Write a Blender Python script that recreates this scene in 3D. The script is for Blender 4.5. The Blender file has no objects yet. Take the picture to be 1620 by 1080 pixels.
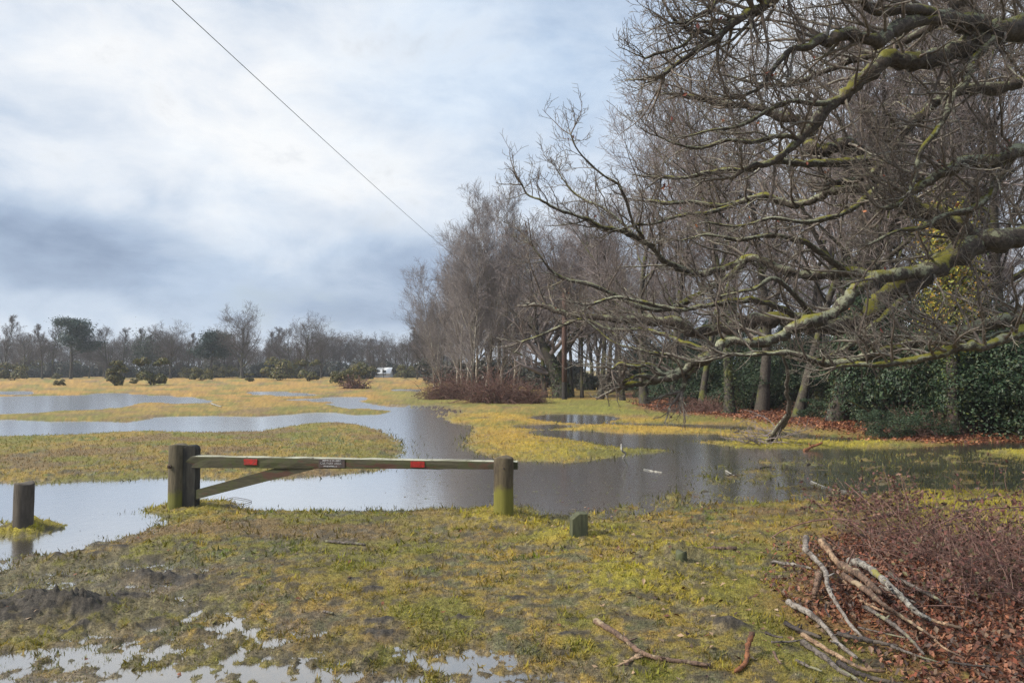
import bpy, math, random
import numpy as np
from mathutils import Vector
random.seed(7); RNG = np.random.default_rng(11)
S = bpy.context.scene
C = S.collection
# ------------------------------------------------------------------ camera
CAM_H = 1.75; FPX = 1215.0
PITCH = math.atan(44.0/FPX)
cd = bpy.data.cameras.new('camera'); cam = bpy.data.objects.new('camera', cd); C.objects.link(cam)
cd.sensor_width = 36; cd.lens = 27.0; cd.clip_end = 3000; cd.clip_start = 0.05
cam.location = (0, 0, CAM_H); cam.rotation_euler = (math.pi/2 + PITCH, 0, 0)
S.camera = cam
def ray(u, v):
    x = (u-810.0); y = (540.0-v)
    cp, sp = math.cos(PITCH), math.sin(PITCH)
    d = np.array([x, FPX*cp - y*sp, FPX*sp + y*cp]); return d/np.linalg.norm(d)
def G(u, v, z=0.0):                     # point seen at (u, v) on the level z
    d = ray(u, v); t = (z-CAM_H)/d[2]; return np.array([0, 0, CAM_H]) + d*t
def AT(u, v, D):                        # point seen at (u, v) at D metres ahead
    d = ray(u, v); return np.array([0, 0, CAM_H]) + d*(D/d[1])
# ------------------------------------------------------------------ exposure, world, sun
S.view_settings.view_transform = 'Standard'; S.view_settings.look = 'None'
S.view_settings.gamma = 1; S.view_settings.exposure = 0.62; S.view_settings.use_curve_mapping = False
SUN_EL, SUN_AZ = 38.0, -105.0            # azimuth measured from the view direction, negative = left
sd = bpy.data.lights.new('sun', 'SUN'); sd.energy = 3.9; sd.angle = math.radians(7); sd.color = (1, .93, .80)
sun = bpy.data.objects.new('sun', sd); C.objects.link(sun)
ce = math.cos(math.radians(SUN_EL))
sdir = Vector((ce*math.sin(math.radians(SUN_AZ)), ce*math.cos(math.radians(SUN_AZ)), math.sin(math.radians(SUN_EL))))
sun.rotation_euler = sdir.to_track_quat('Z', 'Y').to_euler(); sun.location = sdir*60
W = bpy.data.worlds.new('World'); S.world = W; W.use_nodes = True
nt = W.node_tree; nt.nodes.clear()
class NB:                                # tiny node builder
    def __init__(s, tree): s.t = tree
    def n(s, typ, **kw):
        nd = s.t.nodes.new(typ)
        for k, v in kw.items():
            if k.startswith('i_'):
                key = k[2:]; nd.inputs[int(key) if key.isdigit() else key.replace('_', ' ')].default_value = v
            else: setattr(nd, k, v)
        return nd
    def l(s, a, b): s.t.links.new(a, b)
    def math(s, op, a, b=None, clamp=False):
        nd = s.t.nodes.new('ShaderNodeMath'); nd.operation = op; nd.use_clamp = clamp
        for i, x in enumerate((a, b)):
            if x is None: continue
            if isinstance(x, (int, float)): nd.inputs[i].default_value = x
            else: s.l(x, nd.inputs[i])
        return nd.outputs[0]
    def mixc(s, f, a, b, blend='MIX'):
        nd = s.t.nodes.new('ShaderNodeMix'); nd.data_type = 'RGBA'; nd.blend_type = blend
        for i, x in ((0, f), (6, a), (7, b)):
            if isinstance(x, (int, float)): nd.inputs[i].default_value = x
            elif isinstance(x, (tuple, list)): nd.inputs[i].default_value = (*x[:3], 1)
            else: s.l(x, nd.inputs[i])
        return nd.outputs[2]
    def noise(s, scale, detail=3, rough=.55, vec=None, dist=0.0, dims='3D'):
        nd = s.t.nodes.new('ShaderNodeTexNoise'); nd.inputs['Scale'].default_value = scale
        nd.inputs['Detail'].default_value = detail; nd.inputs['Roughness'].default_value = rough; nd.inputs['Distortion'].default_value = dist
        if vec is not None: s.l(vec, nd.inputs['Vector'])
        return nd.outputs[0]
    def rng(s, x, a, b, c=0.0, d=1.0, smooth=True):
        nd = s.t.nodes.new('ShaderNodeMapRange'); nd.interpolation_type = 'SMOOTHSTEP' if smooth else 'LINEAR'
        s.l(x, nd.inputs[0])
        for i, v in enumerate((a, b, c, d)): nd.inputs[i+1].default_value = v
        return nd.outputs[0]
    def vscale(s, vec, sc):
        nd = s.t.nodes.new('ShaderNodeVectorMath'); nd.operation = 'MULTIPLY'; s.l(vec, nd.inputs[0]); nd.inputs[1].default_value = sc
        return nd.outputs[0]
b = NB(nt)
tc = b.n('ShaderNodeTexCoord'); vec = tc.outputs['Generated']
sky = b.n('ShaderNodeTexSky', sky_type='NISHITA'); sky.sun_disc = False
sky.sun_elevation = math.radians(SUN_EL); sky.sun_rotation = math.radians(SUN_AZ)
skyc = b.vscale(sky.outputs[0], (.055, .055, .055))
sep = b.n('ShaderNodeSeparateXYZ'); b.l(vec, sep.inputs[0]); zc = sep.outputs[2]
flat = b.n('ShaderNodeVectorMath', operation='MULTIPLY'); b.l(vec, flat.inputs[0]); flat.inputs[1].default_value = (1, 1, 2.0)
n1 = b.noise(2.4, 6, .58, flat.outputs[0], .25); n2 = b.noise(6.0, 6, .6, flat.outputs[0], .3)
nn = b.math('ADD', b.math('MULTIPLY', b.math('SUBTRACT', n1, .5), 1.0), b.math('MULTIPLY', b.math('SUBTRACT', n2, .5), 1.15))
warp = b.n('ShaderNodeTexNoise'); warp.inputs['Scale'].default_value = 4.0; warp.inputs['Detail'].default_value = 4; b.l(flat.outputs[0], warp.inputs[0])
wv = b.n('ShaderNodeVectorMath', operation='SUBTRACT'); b.l(warp.outputs[1], wv.inputs[0]); wv.inputs[1].default_value = (.5, .5, .5)
ws = b.n('ShaderNodeVectorMath', operation='SCALE'); b.l(wv.outputs[0], ws.inputs[0]); ws.inputs['Scale'].default_value = .22
va = b.n('ShaderNodeVectorMath', operation='ADD'); b.l(vec, va.inputs[0]); b.l(ws.outputs[0], va.inputs[1]); wvec = va.outputs[0]
# brightness of the cloud deck: noise plus a few broad banks (pixel direction, width, flatness, amount)
cl = b.math('ADD', b.math('MULTIPLY', nn, .78), .64)
for (u, v, wx, wz, amt) in ((330, 170, .40, .20, .26), (0, 350, .20, .050, -.40), (140, 385, .15, .03, -.18), (330, 455, .40, .045, -.27), (560, 430, .14, .07, -.20), (60, 290, .2, .03, -.14), (430, 330, .1, .04, -.10),
                            (520, 300, .18, .10, .10), (330, 530, .5, .02, .04), (600, 520, .3, .03, .0), (180, 250, .16, .05, -.07), (420, 365, .16, .05, -.10), (640, 200, .1, .08, -.05), (250, 60, .16, .05, .08), (860, 100, .20, .10, -.10), (1000, 250, .2, .1, .02), (1500, 120, .4, .3, .12),
                            (-100, 480, .3, .05, -.12), (60, 30, .25, .06, .02)):
    d = ray(u, v)
    sb = b.n('ShaderNodeVectorMath', operation='SUBTRACT'); b.l(wvec, sb.inputs[0]); sb.inputs[1].default_value = tuple(d)
    ml = b.n('ShaderNodeVectorMath', operation='MULTIPLY'); b.l(sb.outputs[0], ml.inputs[0]); ml.inputs[1].default_value = (1/wx, .5/wx, 1/wz)
    ln = b.n('ShaderNodeVectorMath', operation='LENGTH'); b.l(ml.outputs[0], ln.inputs[0])
    cl = b.math('ADD', cl, b.rng(ln.outputs['Value'], 0, 1.5, amt, 0))
ramp = b.n('ShaderNodeValToRGB'); b.l(cl, ramp.inputs[0]); e = ramp.color_ramp.elements
e[0].position = .05; e[0].color = (.22, .29, .42, 1); e[1].position = 1.0; e[1].color = (.93, .94, .95, 1)
for p, c in ((.35, (.37, .46, .61, 1)), (.58, (.54, .63, .76, 1)), (.8, (.76, .81, .88, 1))):
    x = ramp.color_ramp.elements.new(p); x.color = c
up = b.rng(zc, .40, 1.0, .72, 1.15)      # an overcast sky is brighter overhead
cloud = b.n('ShaderNodeVectorMath', operation='SCALE'); b.l(ramp.outputs[0], cloud.inputs[0]); b.l(up, cloud.inputs['Scale'])
holes = b.rng(n2, .56, .72, .93, .70)
dd = ray(850, 90); sb = b.n('ShaderNodeVectorMath', operation='DISTANCE'); b.l(wvec, sb.inputs[0]); sb.inputs[1].default_value = tuple(dd)
bluish = b.math('ADD', b.rng(sb.outputs['Value'], .0, .34, .5, 0), b.rng(n1, .5, .64, 0, .35), True)
ctint = b.mixc(1.0, cloud.outputs[0], b.mixc(bluish, (1, 1, 1), (.85, .94, 1.03)), 'MULTIPLY')
mixed = b.mixc(holes, skyc, ctint)
bg = b.n('ShaderNodeBackground'); b.l(mixed, bg.inputs[0]); bg.inputs[1].default_value = 1.0
wo = b.n('ShaderNodeOutputWorld'); b.l(bg.outputs[0], wo.inputs[0])
S.cycles.max_bounces = 8; S.cycles.transparent_max_bounces = 12; S.cycles.use_denoising = True; S.cycles.denoising_input_passes = 'RGB_ALBEDO_NORMAL'; S.cycles.denoising_prefilter = 'NONE'
S.cycles.volume_bounces = 0

# ------------------------------------------------------------------ noise and mesh helpers
def hsh(ix, iy, seed):
    h = (ix.astype(np.int64)*374761393 + iy.astype(np.int64)*668265263 + seed*974634777) & 0xffffffff
    h = ((h ^ (h >> 13))*1274126177) & 0xffffffff
    h = h ^ (h >> 16); return (h & 0xffffff)/float(0xffffff)
def vn(x, y, seed=0):
    xi = np.floor(x); yi = np.floor(y); fx = x-xi; fy = y-yi
    fx = fx*fx*(3-2*fx); fy = fy*fy*(3-2*fy)
    a = hsh(xi, yi, seed); b_ = hsh(xi+1, yi, seed); c = hsh(xi, yi+1, seed); d = hsh(xi+1, yi+1, seed)
    return (a*(1-fx)+b_*fx)*(1-fy)+(c*(1-fx)+d*fx)*fy
def fbm(x, y, o=4, seed=0, g=.5):
    s = 0; a = 1; t = 0
    for i in range(o):
        s = s+a*vn(x*2**i+17.3*i, y*2**i-9.1*i, seed+i); t += a; a *= g
    return s/t
def sm(a, b_, x):
    t = np.clip((x-a)/(b_-a), 0, 1); return t*t*(3-2*t)
def make(name, V, F, mat=None, parent=None, smooth=True, col=None, **props):
    V = np.asarray(V, np.float32).reshape(-1, 3)
    me = bpy.data.meshes.new(name); me.vertices.add(len(V)); me.vertices.foreach_set('co', V.ravel())
    Fs = F if isinstance(F, list) else [F]
    Fs = [np.asarray(f, np.int32) for f in Fs if len(f)]
    tot = sum(f.size for f in Fs); npoly = sum(len(f) for f in Fs)
    me.loops.add(tot); me.polygons.add(npoly)
    me.loops.foreach_set('vertex_index', np.concatenate([f.ravel() for f in Fs]))
    cnt = np.concatenate([np.full(len(f), f.shape[1], np.int32) for f in Fs])
    st = np.concatenate([[0], np.cumsum(cnt)[:-1]]).astype(np.int32)
    me.polygons.foreach_set('loop_start', st)
    me.polygons.foreach_set('use_smooth', np.full(npoly, smooth))
    me.update(calc_edges=True)
    if col is not None:
        a = me.color_attributes.new('tint', 'FLOAT_COLOR', 'POINT')
        c4 = np.ones((len(V), 4), np.float32); c4[:, :3] = col; a.data.foreach_set('color', c4.ravel())
    if mat: me.materials.append(mat)
    o = bpy.data.objects.new(name, me); C.objects.link(o)
    if parent: o.parent = parent
    for k, v in props.items(): o[k] = v
    return o
def thing(name, label, cat, loc=(0, 0, 0), rz=0, group=None, scale=1.0):
    o = bpy.data.objects.new(name, None); C.objects.link(o); o.location = tuple(loc); o.rotation_euler = (0, 0, rz)
    o.scale = (scale,)*3 if not isinstance(scale, (tuple, list)) else scale
    o.empty_display_size = .2; o['label'] = label; o['category'] = cat
    if group: o['group'] = group
    return o
def tag(o, label, cat, group=None):
    o['label'] = label; o['category'] = cat
    if group: o['group'] = group
    return o
def share(name, src, parent):
    o = bpy.data.objects.new(name, src.data); C.objects.link(o); o.parent = parent
    if 'kind' in src: o['kind'] = src['kind']
    return o
class Geo:                               # accumulates vertices, quads and triangles
    def __init__(s): s.V = []; s.Q = []; s.T = []; s.n = 0; s.c = []
    def add(s, V, Q=None, T=None, col=None):
        V = np.asarray(V, np.float64).reshape(-1, 3)
        if Q is not None and len(Q): s.Q.append(np.asarray(Q)+s.n)
        if T is not None and len(T): s.T.append(np.asarray(T)+s.n)
        s.V.append(V); s.n += len(V)
        if col is not None: s.c.append(np.broadcast_to(col, V.shape))
    def ob(s, name, mat, parent=None, smooth=True, **p):
        F = []
        if s.Q: F.append(np.concatenate(s.Q))
        if s.T: F.append(np.concatenate(s.T))
        return make(name, np.concatenate(s.V), F, mat, parent, smooth, np.concatenate(s.c) if s.c else None, **p)
def nrm(a): return a/np.maximum(np.linalg.norm(a, axis=-1, keepdims=True), 1e-9)
def tubes(P, R, k=5, cap=False, rough=0.0):
    P = np.asarray(P, float); R = np.asarray(R, float)
    if P.ndim == 2: P = P[None]; R = R[None]
    N, M, _ = P.shape
    T = np.empty_like(P); T[:, 1:-1] = P[:, 2:]-P[:, :-2]; T[:, 0] = P[:, 1]-P[:, 0]; T[:, -1] = P[:, -1]-P[:, -2]; T = nrm(T)
    ref = np.where(np.abs(T[:, :1, 2:3]) > .8, np.array([1., 0, 0]), np.array([0, 0, 1.]))[:, 0]
    u = nrm(np.cross(T[:, 0], ref)); V = np.empty((N, M, k, 3)); ang = np.arange(k)*2*np.pi/k
    for i in range(M):
        u = nrm(u-T[:, i]*np.sum(u*T[:, i], 1, keepdims=True)); w = np.cross(T[:, i], u)
        rr = R[:, i, None]
        if rough: rr = rr*(1+rough*(RNG.random((N, k))-.5)*2)
        V[:, i] = P[:, i, None]+(u[:, None]*np.cos(ang)[None, :, None]+w[:, None]*np.sin(ang)[None, :, None])*rr[..., None]
    base = (np.arange(N)*M*k)[:, None, None]; ii = (np.arange(M-1)*k)[None, :, None]; jj = np.arange(k)[None, None, :]; j2 = (jj+1) % k
    Q = np.stack(np.broadcast_arrays(base+ii+jj, base+ii+j2, base+ii+k+j2, base+ii+k+jj), -1).reshape(-1, 4)
    Vf = V.reshape(-1, 3); Tt = None
    if cap:
        cs = []; tt = []; n0 = len(Vf)
        for n in range(N):
            for e_, s_ in ((0, -1), (M-1, 1)):
                c = n0+len(cs); cs.append(P[n, e_]); b0 = n*M*k+e_*k
                for j in range(k):
                    a_, b_ = b0+j, b0+(j+1) % k
                    tt.append((c, b_, a_) if s_ < 0 else (c, a_, b_))
        Vf = np.concatenate([Vf, np.array(cs)]); Tt = np.array(tt)
    return Vf, Q, Tt
def resample(P, R, n):
    P = np.asarray(P, float); R = np.asarray(R, float)
    # Catmull-Rom through the traced points
    Pp = np.vstack([2*P[0]-P[1], P, 2*P[-1]-P[-2]]); t = np.linspace(0, len(P)-1.0001, n); i = t.astype(int); f = (t-i)[:, None]
    p0, p1, p2, p3 = Pp[i], Pp[i+1], Pp[i+2], Pp[i+3]
    out = .5*((2*p1)+(-p0+p2)*f+(2*p0-5*p1+4*p2-p3)*f*f+(-p0+3*p1-3*p2+p3)*f**3)
    return out, np.interp(t, np.arange(len(R)), R)
def rndv(*s): return nrm(RNG.normal(size=(*s, 3)))
def grow(start, d, L, r0, P=5, wander=.25, up=0.0, taper=.35, kink=0.0, upv=(0, 0, 1)):
    N = len(start); pts = np.empty((N, P+1, 3)); pts[:, 0] = start; d = nrm(d); upv = np.array(upv, float)
    st = np.broadcast_to(np.asarray(L, float)/P, (N,))[:, None]
    for i in range(P):
        d = nrm(d+rndv(N)*wander+upv*up)
        if kink: d = nrm(d+rndv(N)*kink*(RNG.random((N, 1)) < .35))
        pts[:, i+1] = pts[:, i]+d*st
    t = np.linspace(0, 1, P+1)[None]; R = np.broadcast_to(np.asarray(r0, float), (N,))[:, None]*(1-(1-taper)*t)
    return pts, R
def spawn(pts, R, per, a=(35, 65), t0=.15, t1=1.0, upb=0.0, rk=.6, rmax=9, even=True, flat=0.0):
    N, M, _ = pts.shape; n = N*per; par = np.repeat(np.arange(N), per)
    t = t0+(t1-t0)*((np.tile(np.arange(per), N)+RNG.random(n))/per)
    x = t*(M-1); i = np.minimum(x.astype(int), M-2); f = (x-i)[:, None]
    p = pts[par, i]*(1-f)+pts[par, i+1]*f; T = nrm(pts[par, i+1]-pts[par, i])
    q = rndv(n); q[:, 2] *= (1-flat); q[:, 2] += upb; q = nrm(q-T*np.sum(q*T, 1, keepdims=True))
    an = np.radians(RNG.uniform(*a, n))[:, None]
    r = (R[par, i]*(1-f[:, 0])+R[par, i+1]*f[:, 0])*rk
    Lp = np.linalg.norm(np.diff(pts, axis=1), axis=2).sum(1)[par]
    return p, T*np.cos(an)+q*np.sin(an), np.minimum(r, rmax), t, Lp, par

# ------------------------------------------------------------------ materials
def mat(name, rough=.9, spec=.3):
    m = bpy.data.materials.new(name); m.use_nodes = True; t = m.node_tree; t.nodes.clear(); b = NB(t)
    p = b.n('ShaderNodeBsdfPrincipled'); p.inputs['Roughness'].default_value = rough; p.inputs['Specular IOR Level'].default_value = spec
    o = b.n('ShaderNodeOutputMaterial'); b.l(p.outputs[0], o.inputs[0]); return m, b, p
def bump(b, p, h, st, dist=.01):
    x = b.n('ShaderNodeBump'); x.inputs['Strength'].default_value = st; x.inputs['Distance'].default_value = dist; b.l(h, x.inputs['Height']); b.l(x.outputs[0], p.inputs['Normal'])
def pos(b, kind='Position'):
    return b.n('ShaderNodeNewGeometry').outputs[0]
def noisy(name, c1, c2, scale, rough=.9, c3=None, bscale=None, bst=.6, stretch=None, spec=.3, lo=.35, hi=.65):
    m, b, p = mat(name, rough, spec); v = b.n('ShaderNodeTexCoord').outputs['Object']
    if stretch: v = b.vscale(v, stretch)
    c = b.mixc(b.rng(b.noise(scale, 5, .65, v), lo, hi), c1, c2)
    if c3 is not None: c = b.mixc(b.rng(b.noise(scale*.23, 3, .6, v), .5, .68), c, c3)
    b.l(c, p.inputs['Base Color'])
    if bscale: bump(b, p, b.noise(bscale, 4, .6, v), bst)
    return m
def bark(name, dark, mid, lichen, moss, la=.45, ma=.5, sc=6.0):
    m, b, p = mat(name, .85, .3); v = pos(b); g = b.n('ShaderNodeNewGeometry'); s = b.n('ShaderNodeSeparateXYZ'); b.l(g.outputs['Normal'], s.inputs[0])
    c = b.mixc(b.rng(b.noise(sc*4, 5, .7, v), .35, .65), dark, mid)
    upn = b.math('MULTIPLY', s.outputs[2], .16)
    li = b.rng(b.math('ADD', b.noise(sc*1.6, 6, .8, v), upn), la, la+.12); c = b.mixc(li, c, b.mixc(b.noise(sc*9, 3, .6, v), tuple(x*.6 for x in lichen), lichen))
    mo = b.rng(b.math('ADD', b.math('ADD', b.noise(sc*.33, 4, .7, v), b.math('MULTIPLY', b.math('SUBTRACT', b.noise(sc*5, 4, .8, v), .5), .22)), b.math('MULTIPLY', s.outputs[2], .17)), ma, ma+.12); c = b.mixc(mo, c, moss)
    b.l(c, p.inputs['Base Color']); bump(b, p, b.noise(sc*7, 5, .7, v), .8, .02); return m
def tinted(name, rough=.8, spec=.25, trans=0.0, nscale=0, amt=.3):
    m, b, p = mat(name, rough, spec); a = b.n('ShaderNodeAttribute', attribute_name='tint'); c = a.outputs['Color']
    if nscale: c = b.mixc(1.0, c, b.mixc(b.noise(nscale, 3, .6, pos(b)), (1-amt,)*3, (1+amt,)*3), 'MULTIPLY')
    b.l(c, p.inputs['Base Color'])
    if trans:
        tr = b.n('ShaderNodeBsdfTranslucent'); b.l(c, tr.inputs[0]); mx = b.n('ShaderNodeMixShader'); mx.inputs[0].default_value = trans
        b.l(p.outputs[0], mx.inputs[1]); b.l(tr.outputs[0], mx.inputs[2])
        b.l(mx.outputs[0], [n for n in b.t.nodes if n.type == 'OUTPUT_MATERIAL'][0].inputs[0])
    return m
M_oak = bark('oak_bark', (.04, .033, .028), (.10, .082, .068), (.32, .33, .235), (.19, .18, .03), .495, .58, 5.0)
M_oakbig = bark('oak_bark_dark', (.035, .028, .025), (.085, .068, .058), (.27, .28, .19), (.17, .16, .03), .555, .60, 5.0)
M_oaktw = bark('oak_twig_bark', (.10, .08, .072), (.19, .155, .135), (.34, .33, .26), (.12, .12, .03), .56, .70, 7.0)
M_wood = bark('woodland_bark', (.035, .029, .025), (.075, .063, .053), (.13, .13, .09), (.085, .09, .022), .58, .535, 3.5)
M_woodtw = noisy('woodland_twigs', (.15, .125, .122), (.24, .20, .195), 1.5)
M_birch = bark('birch_bark', (.10, .08, .07), (.28, .24, .20), (.50, .47, .40), (.13, .14, .03), .50, .66, 2.2)
M_birchtw = noisy('birch_twigs', (.16, .14, .14), (.25, .22, .215), 1.0)
M_fartw = noisy('far_twigs', (.075, .06, .057), (.11, .092, .086), .5)
M_ivy = noisy('ivy_leaves', (.015, .03, .012), (.05, .075, .022), 6, .45, (.10, .10, .02), spec=.5)
M_leaf = tinted('leaf_green', .48, .32, .12)
M_dead = tinted('dead_leaves', .6, .35, .10)
M_grass = tinted('short_grass', .8, .15, .25)
M_bramble = noisy('bramble_stems', (.09, .045, .038), (.19, .115, .095), 9)

def post_mat(name, wood, dark, green, gz, damp=0):
    m, b, p = mat(name, .85, .3); v = b.n('ShaderNodeTexCoord').outputs['Object']; vs = b.vscale(v, (1, 1, .12)); s = b.n('ShaderNodeSeparateXYZ'); b.l(v, s.inputs[0])
    gr = b.noise(38, 5, .7, vs); c = b.mixc(b.rng(gr, .3, .7), wood, tuple(x*.5 for x in wood))
    c = b.mixc(b.rng(b.noise(7, 4, .7, b.vscale(v, (1, 1, .5))), .45, .66), c, dark)
    f = b.rng(b.math('ADD', s.outputs[2], b.math('MULTIPLY', b.noise(9, 4, .6, v), .30)), gz, gz+.12, 1, 0)
    c = b.mixc(b.math('MULTIPLY', f, .85), c, b.mixc(b.noise(50, 3, .6, vs), green, tuple(x*.5 for x in green)))
    b.l(c, p.inputs['Base Color']); bump(b, p, gr, .5, .008); return m
M_post = post_mat('weathered_post', (.12, .10, .065), (.05, .045, .03), (.15, .15, .03), .25)
M_postg = post_mat('algae_post', (.12, .095, .06), (.045, .034, .026), (.21, .20, .035), .44)
M_heel = post_mat('dark_wet_timber', (.045, .042, .035), (.018, .018, .018), (.06, .065, .02), -.5)
M_short = post_mat('green_short_post', (.10, .105, .06), (.05, .055, .035), (.10, .115, .035), .12)
M_graypost = post_mat('grey_brown_post', (.10, .085, .07), (.05, .042, .036), (.10, .09, .04), .02)
def rail_mat():
    m, b, p = mat('mossy_rail', .85, .3); v = b.n('ShaderNodeTexCoord').outputs['Object']; vs = b.vscale(v, (.12, 1, 1)); gr = b.noise(45, 5, .7, vs)
    c = b.mixc(b.rng(gr, .3, .7), (.042, .039, .025), (.085, .075, .048))
    c = b.mixc(b.rng(b.noise(3.5, 4, .7, v), .45, .6), c, (.062, .066, .028)); c = b.mixc(b.rng(b.noise(2.2, 3, .7, b.vscale(v, (1, 3, 3))), .56, .64), c, (.085, .045, .032))
    g = b.n('ShaderNodeNewGeometry'); s = b.n('ShaderNodeSeparateXYZ'); b.l(g.outputs['Normal'], s.inputs[0])
    w = b.math('MULTIPLY', b.rng(s.outputs[2], .55, .8), b.rng(b.noise(14, 4, .7, v), .28, .5)); c = b.mixc(w, c, (.34, .34, .27))
    b.l(c, p.inputs['Base Color']); bump(b, p, gr, .6, .008); return m
M_rail = rail_mat()

# ------------------------------------------------------------------ the lie of the land
def pg(L): return np.array([G(u, v)[:2] for u, v in L])
MAIN = pg([(-260,663),(0,664),(80,667),(150,667),(200,668),(225,665),(255,660),(330,659),(400,659),(450,657),(500,652),(527,652),(560,657),(600,656),(622,651),(600,648),(560,647),(540,645),(520,639),(530,636),(570,636),(590,640),(605,643),(640,645),(680,647),(688,655),(700,663),(713,669),(740,674),(742,682),(733,689),(729,700),(738,709),(762,718),(784,724),(822,729),(867,731),(900,732),(922,730),(967,724),(1011,719),(1058,715),(1055,711),(989,709),(944,703),(889,693),(855,689),(842,682),(867,680),(922,681),(978,686),(1069,686),(1136,687),(1169,693),(1202,694),(1150,698),(1091,697),(1136,704),(1169,708),(1224,710),(1411,709),(1502,704),(1530,698),(1620,697),(1850,700),(1850,712),(1620,712),(1560,711),(1547,713),(1560,722),(1613,729),(1850,733),(1850,778),(1620,776),(1569,773),(1480,773),(1435,773),(1350,785),(1258,791),(1202,793),(1136,798),(1091,802),(1036,809),(980,816),(930,818),(900,822),(885,834),(870,829),(838,813),(811,804),(780,807),(700,803),(633,807),(567,807),(483,807),(417,807),(367,801),(317,796),(267,799),(250,807),(263,827),(233,843),(200,848),(167,860),(133,872),(90,880),(50,883),(0,890),(-260,905),(-260,768),(0,763),(60,766),(150,761),(260,755),(320,757),(380,759),(440,758),(520,753),(600,745),(606,741),(640,728),(641,715),(632,702),(625,690),(600,680),(570,672),(540,669),(500,670),(480,671),(430,678),(410,683),(350,684),(250,682),(200,683),(100,689),(0,691),(-260,696)])
POOLS = [MAIN]+[pg(x) for x in (
 [(-260,625),(0,627),(60,626),(120,626),(160,622.5),(200,623),(250,627),(300,628),(335,634),(330,638),(270,638),(215,637),(205,642),(190,646),(150,648),(100,651),(50,653),(0,655),(-260,658)],
 [(830,660),(870,655),(940,656),(985,661),(960,667),(900,668),(855,664)], [(810,673),(880,670.5),(922,675),(870,679),(825,677)],
 [(855,665.5),(960,668.5),(1080,670.5),(1200,675),(1180,681),(1060,675),(930,671.5)],
 [(385,619.5),(430,619),(480,622),(505,625.5),(450,626.5),(400,624)], [(455,633),(520,629),(585,627.5),(575,634),(500,635)],
 [(-60,620),(50,619.5),(55,623),(-60,624)], [(615,616),(668,616),(662,619.5),(620,618.5)],
 [(1180,686),(1260,683),(1300,689),(1380,694),(1340,699),(1250,692)],
 [(312,902),(265,917),(215,930),(166,943),(156,957),(120,966),(90,972),(100,984),(130,978),(180,966),(192,950),(247,938),(278,925)],
 [(-160,1015),(0,1022),(60,1018),(100,1010),(150,1016),(230,1024),(300,1036),(400,1044),(500,1056),(560,1090),(400,1100),(300,1080),(200,1066),(100,1056),(0,1054),(-160,1058)],
 [(505,1004),(530,1003),(575,1016),(625,1028),(700,1046),(650,1057),(600,1042),(550,1027)], [(400,1010),(450,1003),(470,1012),(425,1032),(392,1032)],
 [(730,1052),(780,1060),(800,1090),(720,1090)], [(330,985),(400,978),(440,990),(380,1000)], [(-160,925),(0,925),(40,930),(0,938),(-160,940)], [(60,914),(120,906),(170,908),(110,918)], [(200,905),(240,895),(250,902),(215,912)], [(540,1060),(700,1068),(900,1085),(700,1100),(540,1090)])]
MARSH_R = pg([(1080,735),(1220,722),(1400,715),(1500,712),(1850,735),(1850,775),(1435,773),(1250,790),(1100,800),(1000,810),(900,835),(850,815),(960,800),(1050,770)])
MARSH_L = pg([(-260,890),(60,885),(190,862),(300,900),(380,960),(560,990),(800,1030),(1000,1060),(1000,1400),(-600,1400)])
MARSH_B = pg([(-300,1036),(200,1030),(500,1052),(900,1078),(900,1400),(-900,1400)])
MARSH_C = pg([(600,640),(720,640),(760,652),(700,662),(640,655)])
TONGUE = pg([(735,672),(800,670),(850,680),(840,690),(740,700),(726,697)])
LITTER_W = pg([(960,628),(1060,640),(1000,648),(1060,655),(1200,668),(1330,684),(1420,700),(1490,703),(1560,700),(1850,705),(2300,640),(1400,607),(1100,607)])
LITTER_P = pg([(1240,975),(1255,962),(1300,935),(1300,880),(1345,860),(1450,870),(1620,870),(1900,880),(2100,1300),(1530,1300),(1440,1085),(1390,1040),(1290,1010)])
WOODS = pg([(930,622),(1060,634),(1200,650),(1350,670),(1490,690),(1620,697),(1900,700),(2600,600),(1200,600)])
def sdf(poly, x, y):                      # signed distance, positive inside
    d2 = np.full(x.shape, 1e18); ins = np.zeros(x.shape, bool); n = len(poly)
    for i in range(n):
        ax, ay = poly[i]; bx, by = poly[(i+1) % n]; ex, ey = bx-ax, by-ay; px, py = x-ax, y-ay
        t = np.clip((px*ex+py*ey)/(ex*ex+ey*ey+1e-12), 0, 1); dx = px-t*ex; dy = py-t*ey; d2 = np.minimum(d2, dx*dx+dy*dy)
        c = ((ay > y) != (by > y)) & (x < (ex)*(y-ay)/(by-ay+1e-12)+ax); ins ^= c
    d = np.sqrt(d2); return np.where(ins, d, -d)
def inside(poly, x, y, soft):            # soft 0..1 mask
    lo = poly.min(0)-soft*2; hi = poly.max(0)+soft*2
    m = (x > lo[0]) & (x < hi[0]) & (y > lo[1]) & (y < hi[1]); o = np.zeros(x.shape)
    if m.any(): o[m] = sm(-soft, soft, sdf(poly, x[m], y[m]))
    return o
MOUNDS = [(40,838,.42,.26),(797,822,.62,.075),(850,836,.30,.05),(917,858,.45,.12),(1075,900,.34,.16),(1045,930,.50,.11),(300,800,.5,.04),(345,797,.3,.02),
          (1420,930,.9,.08),(1530,980,.9,.07)]
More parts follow.
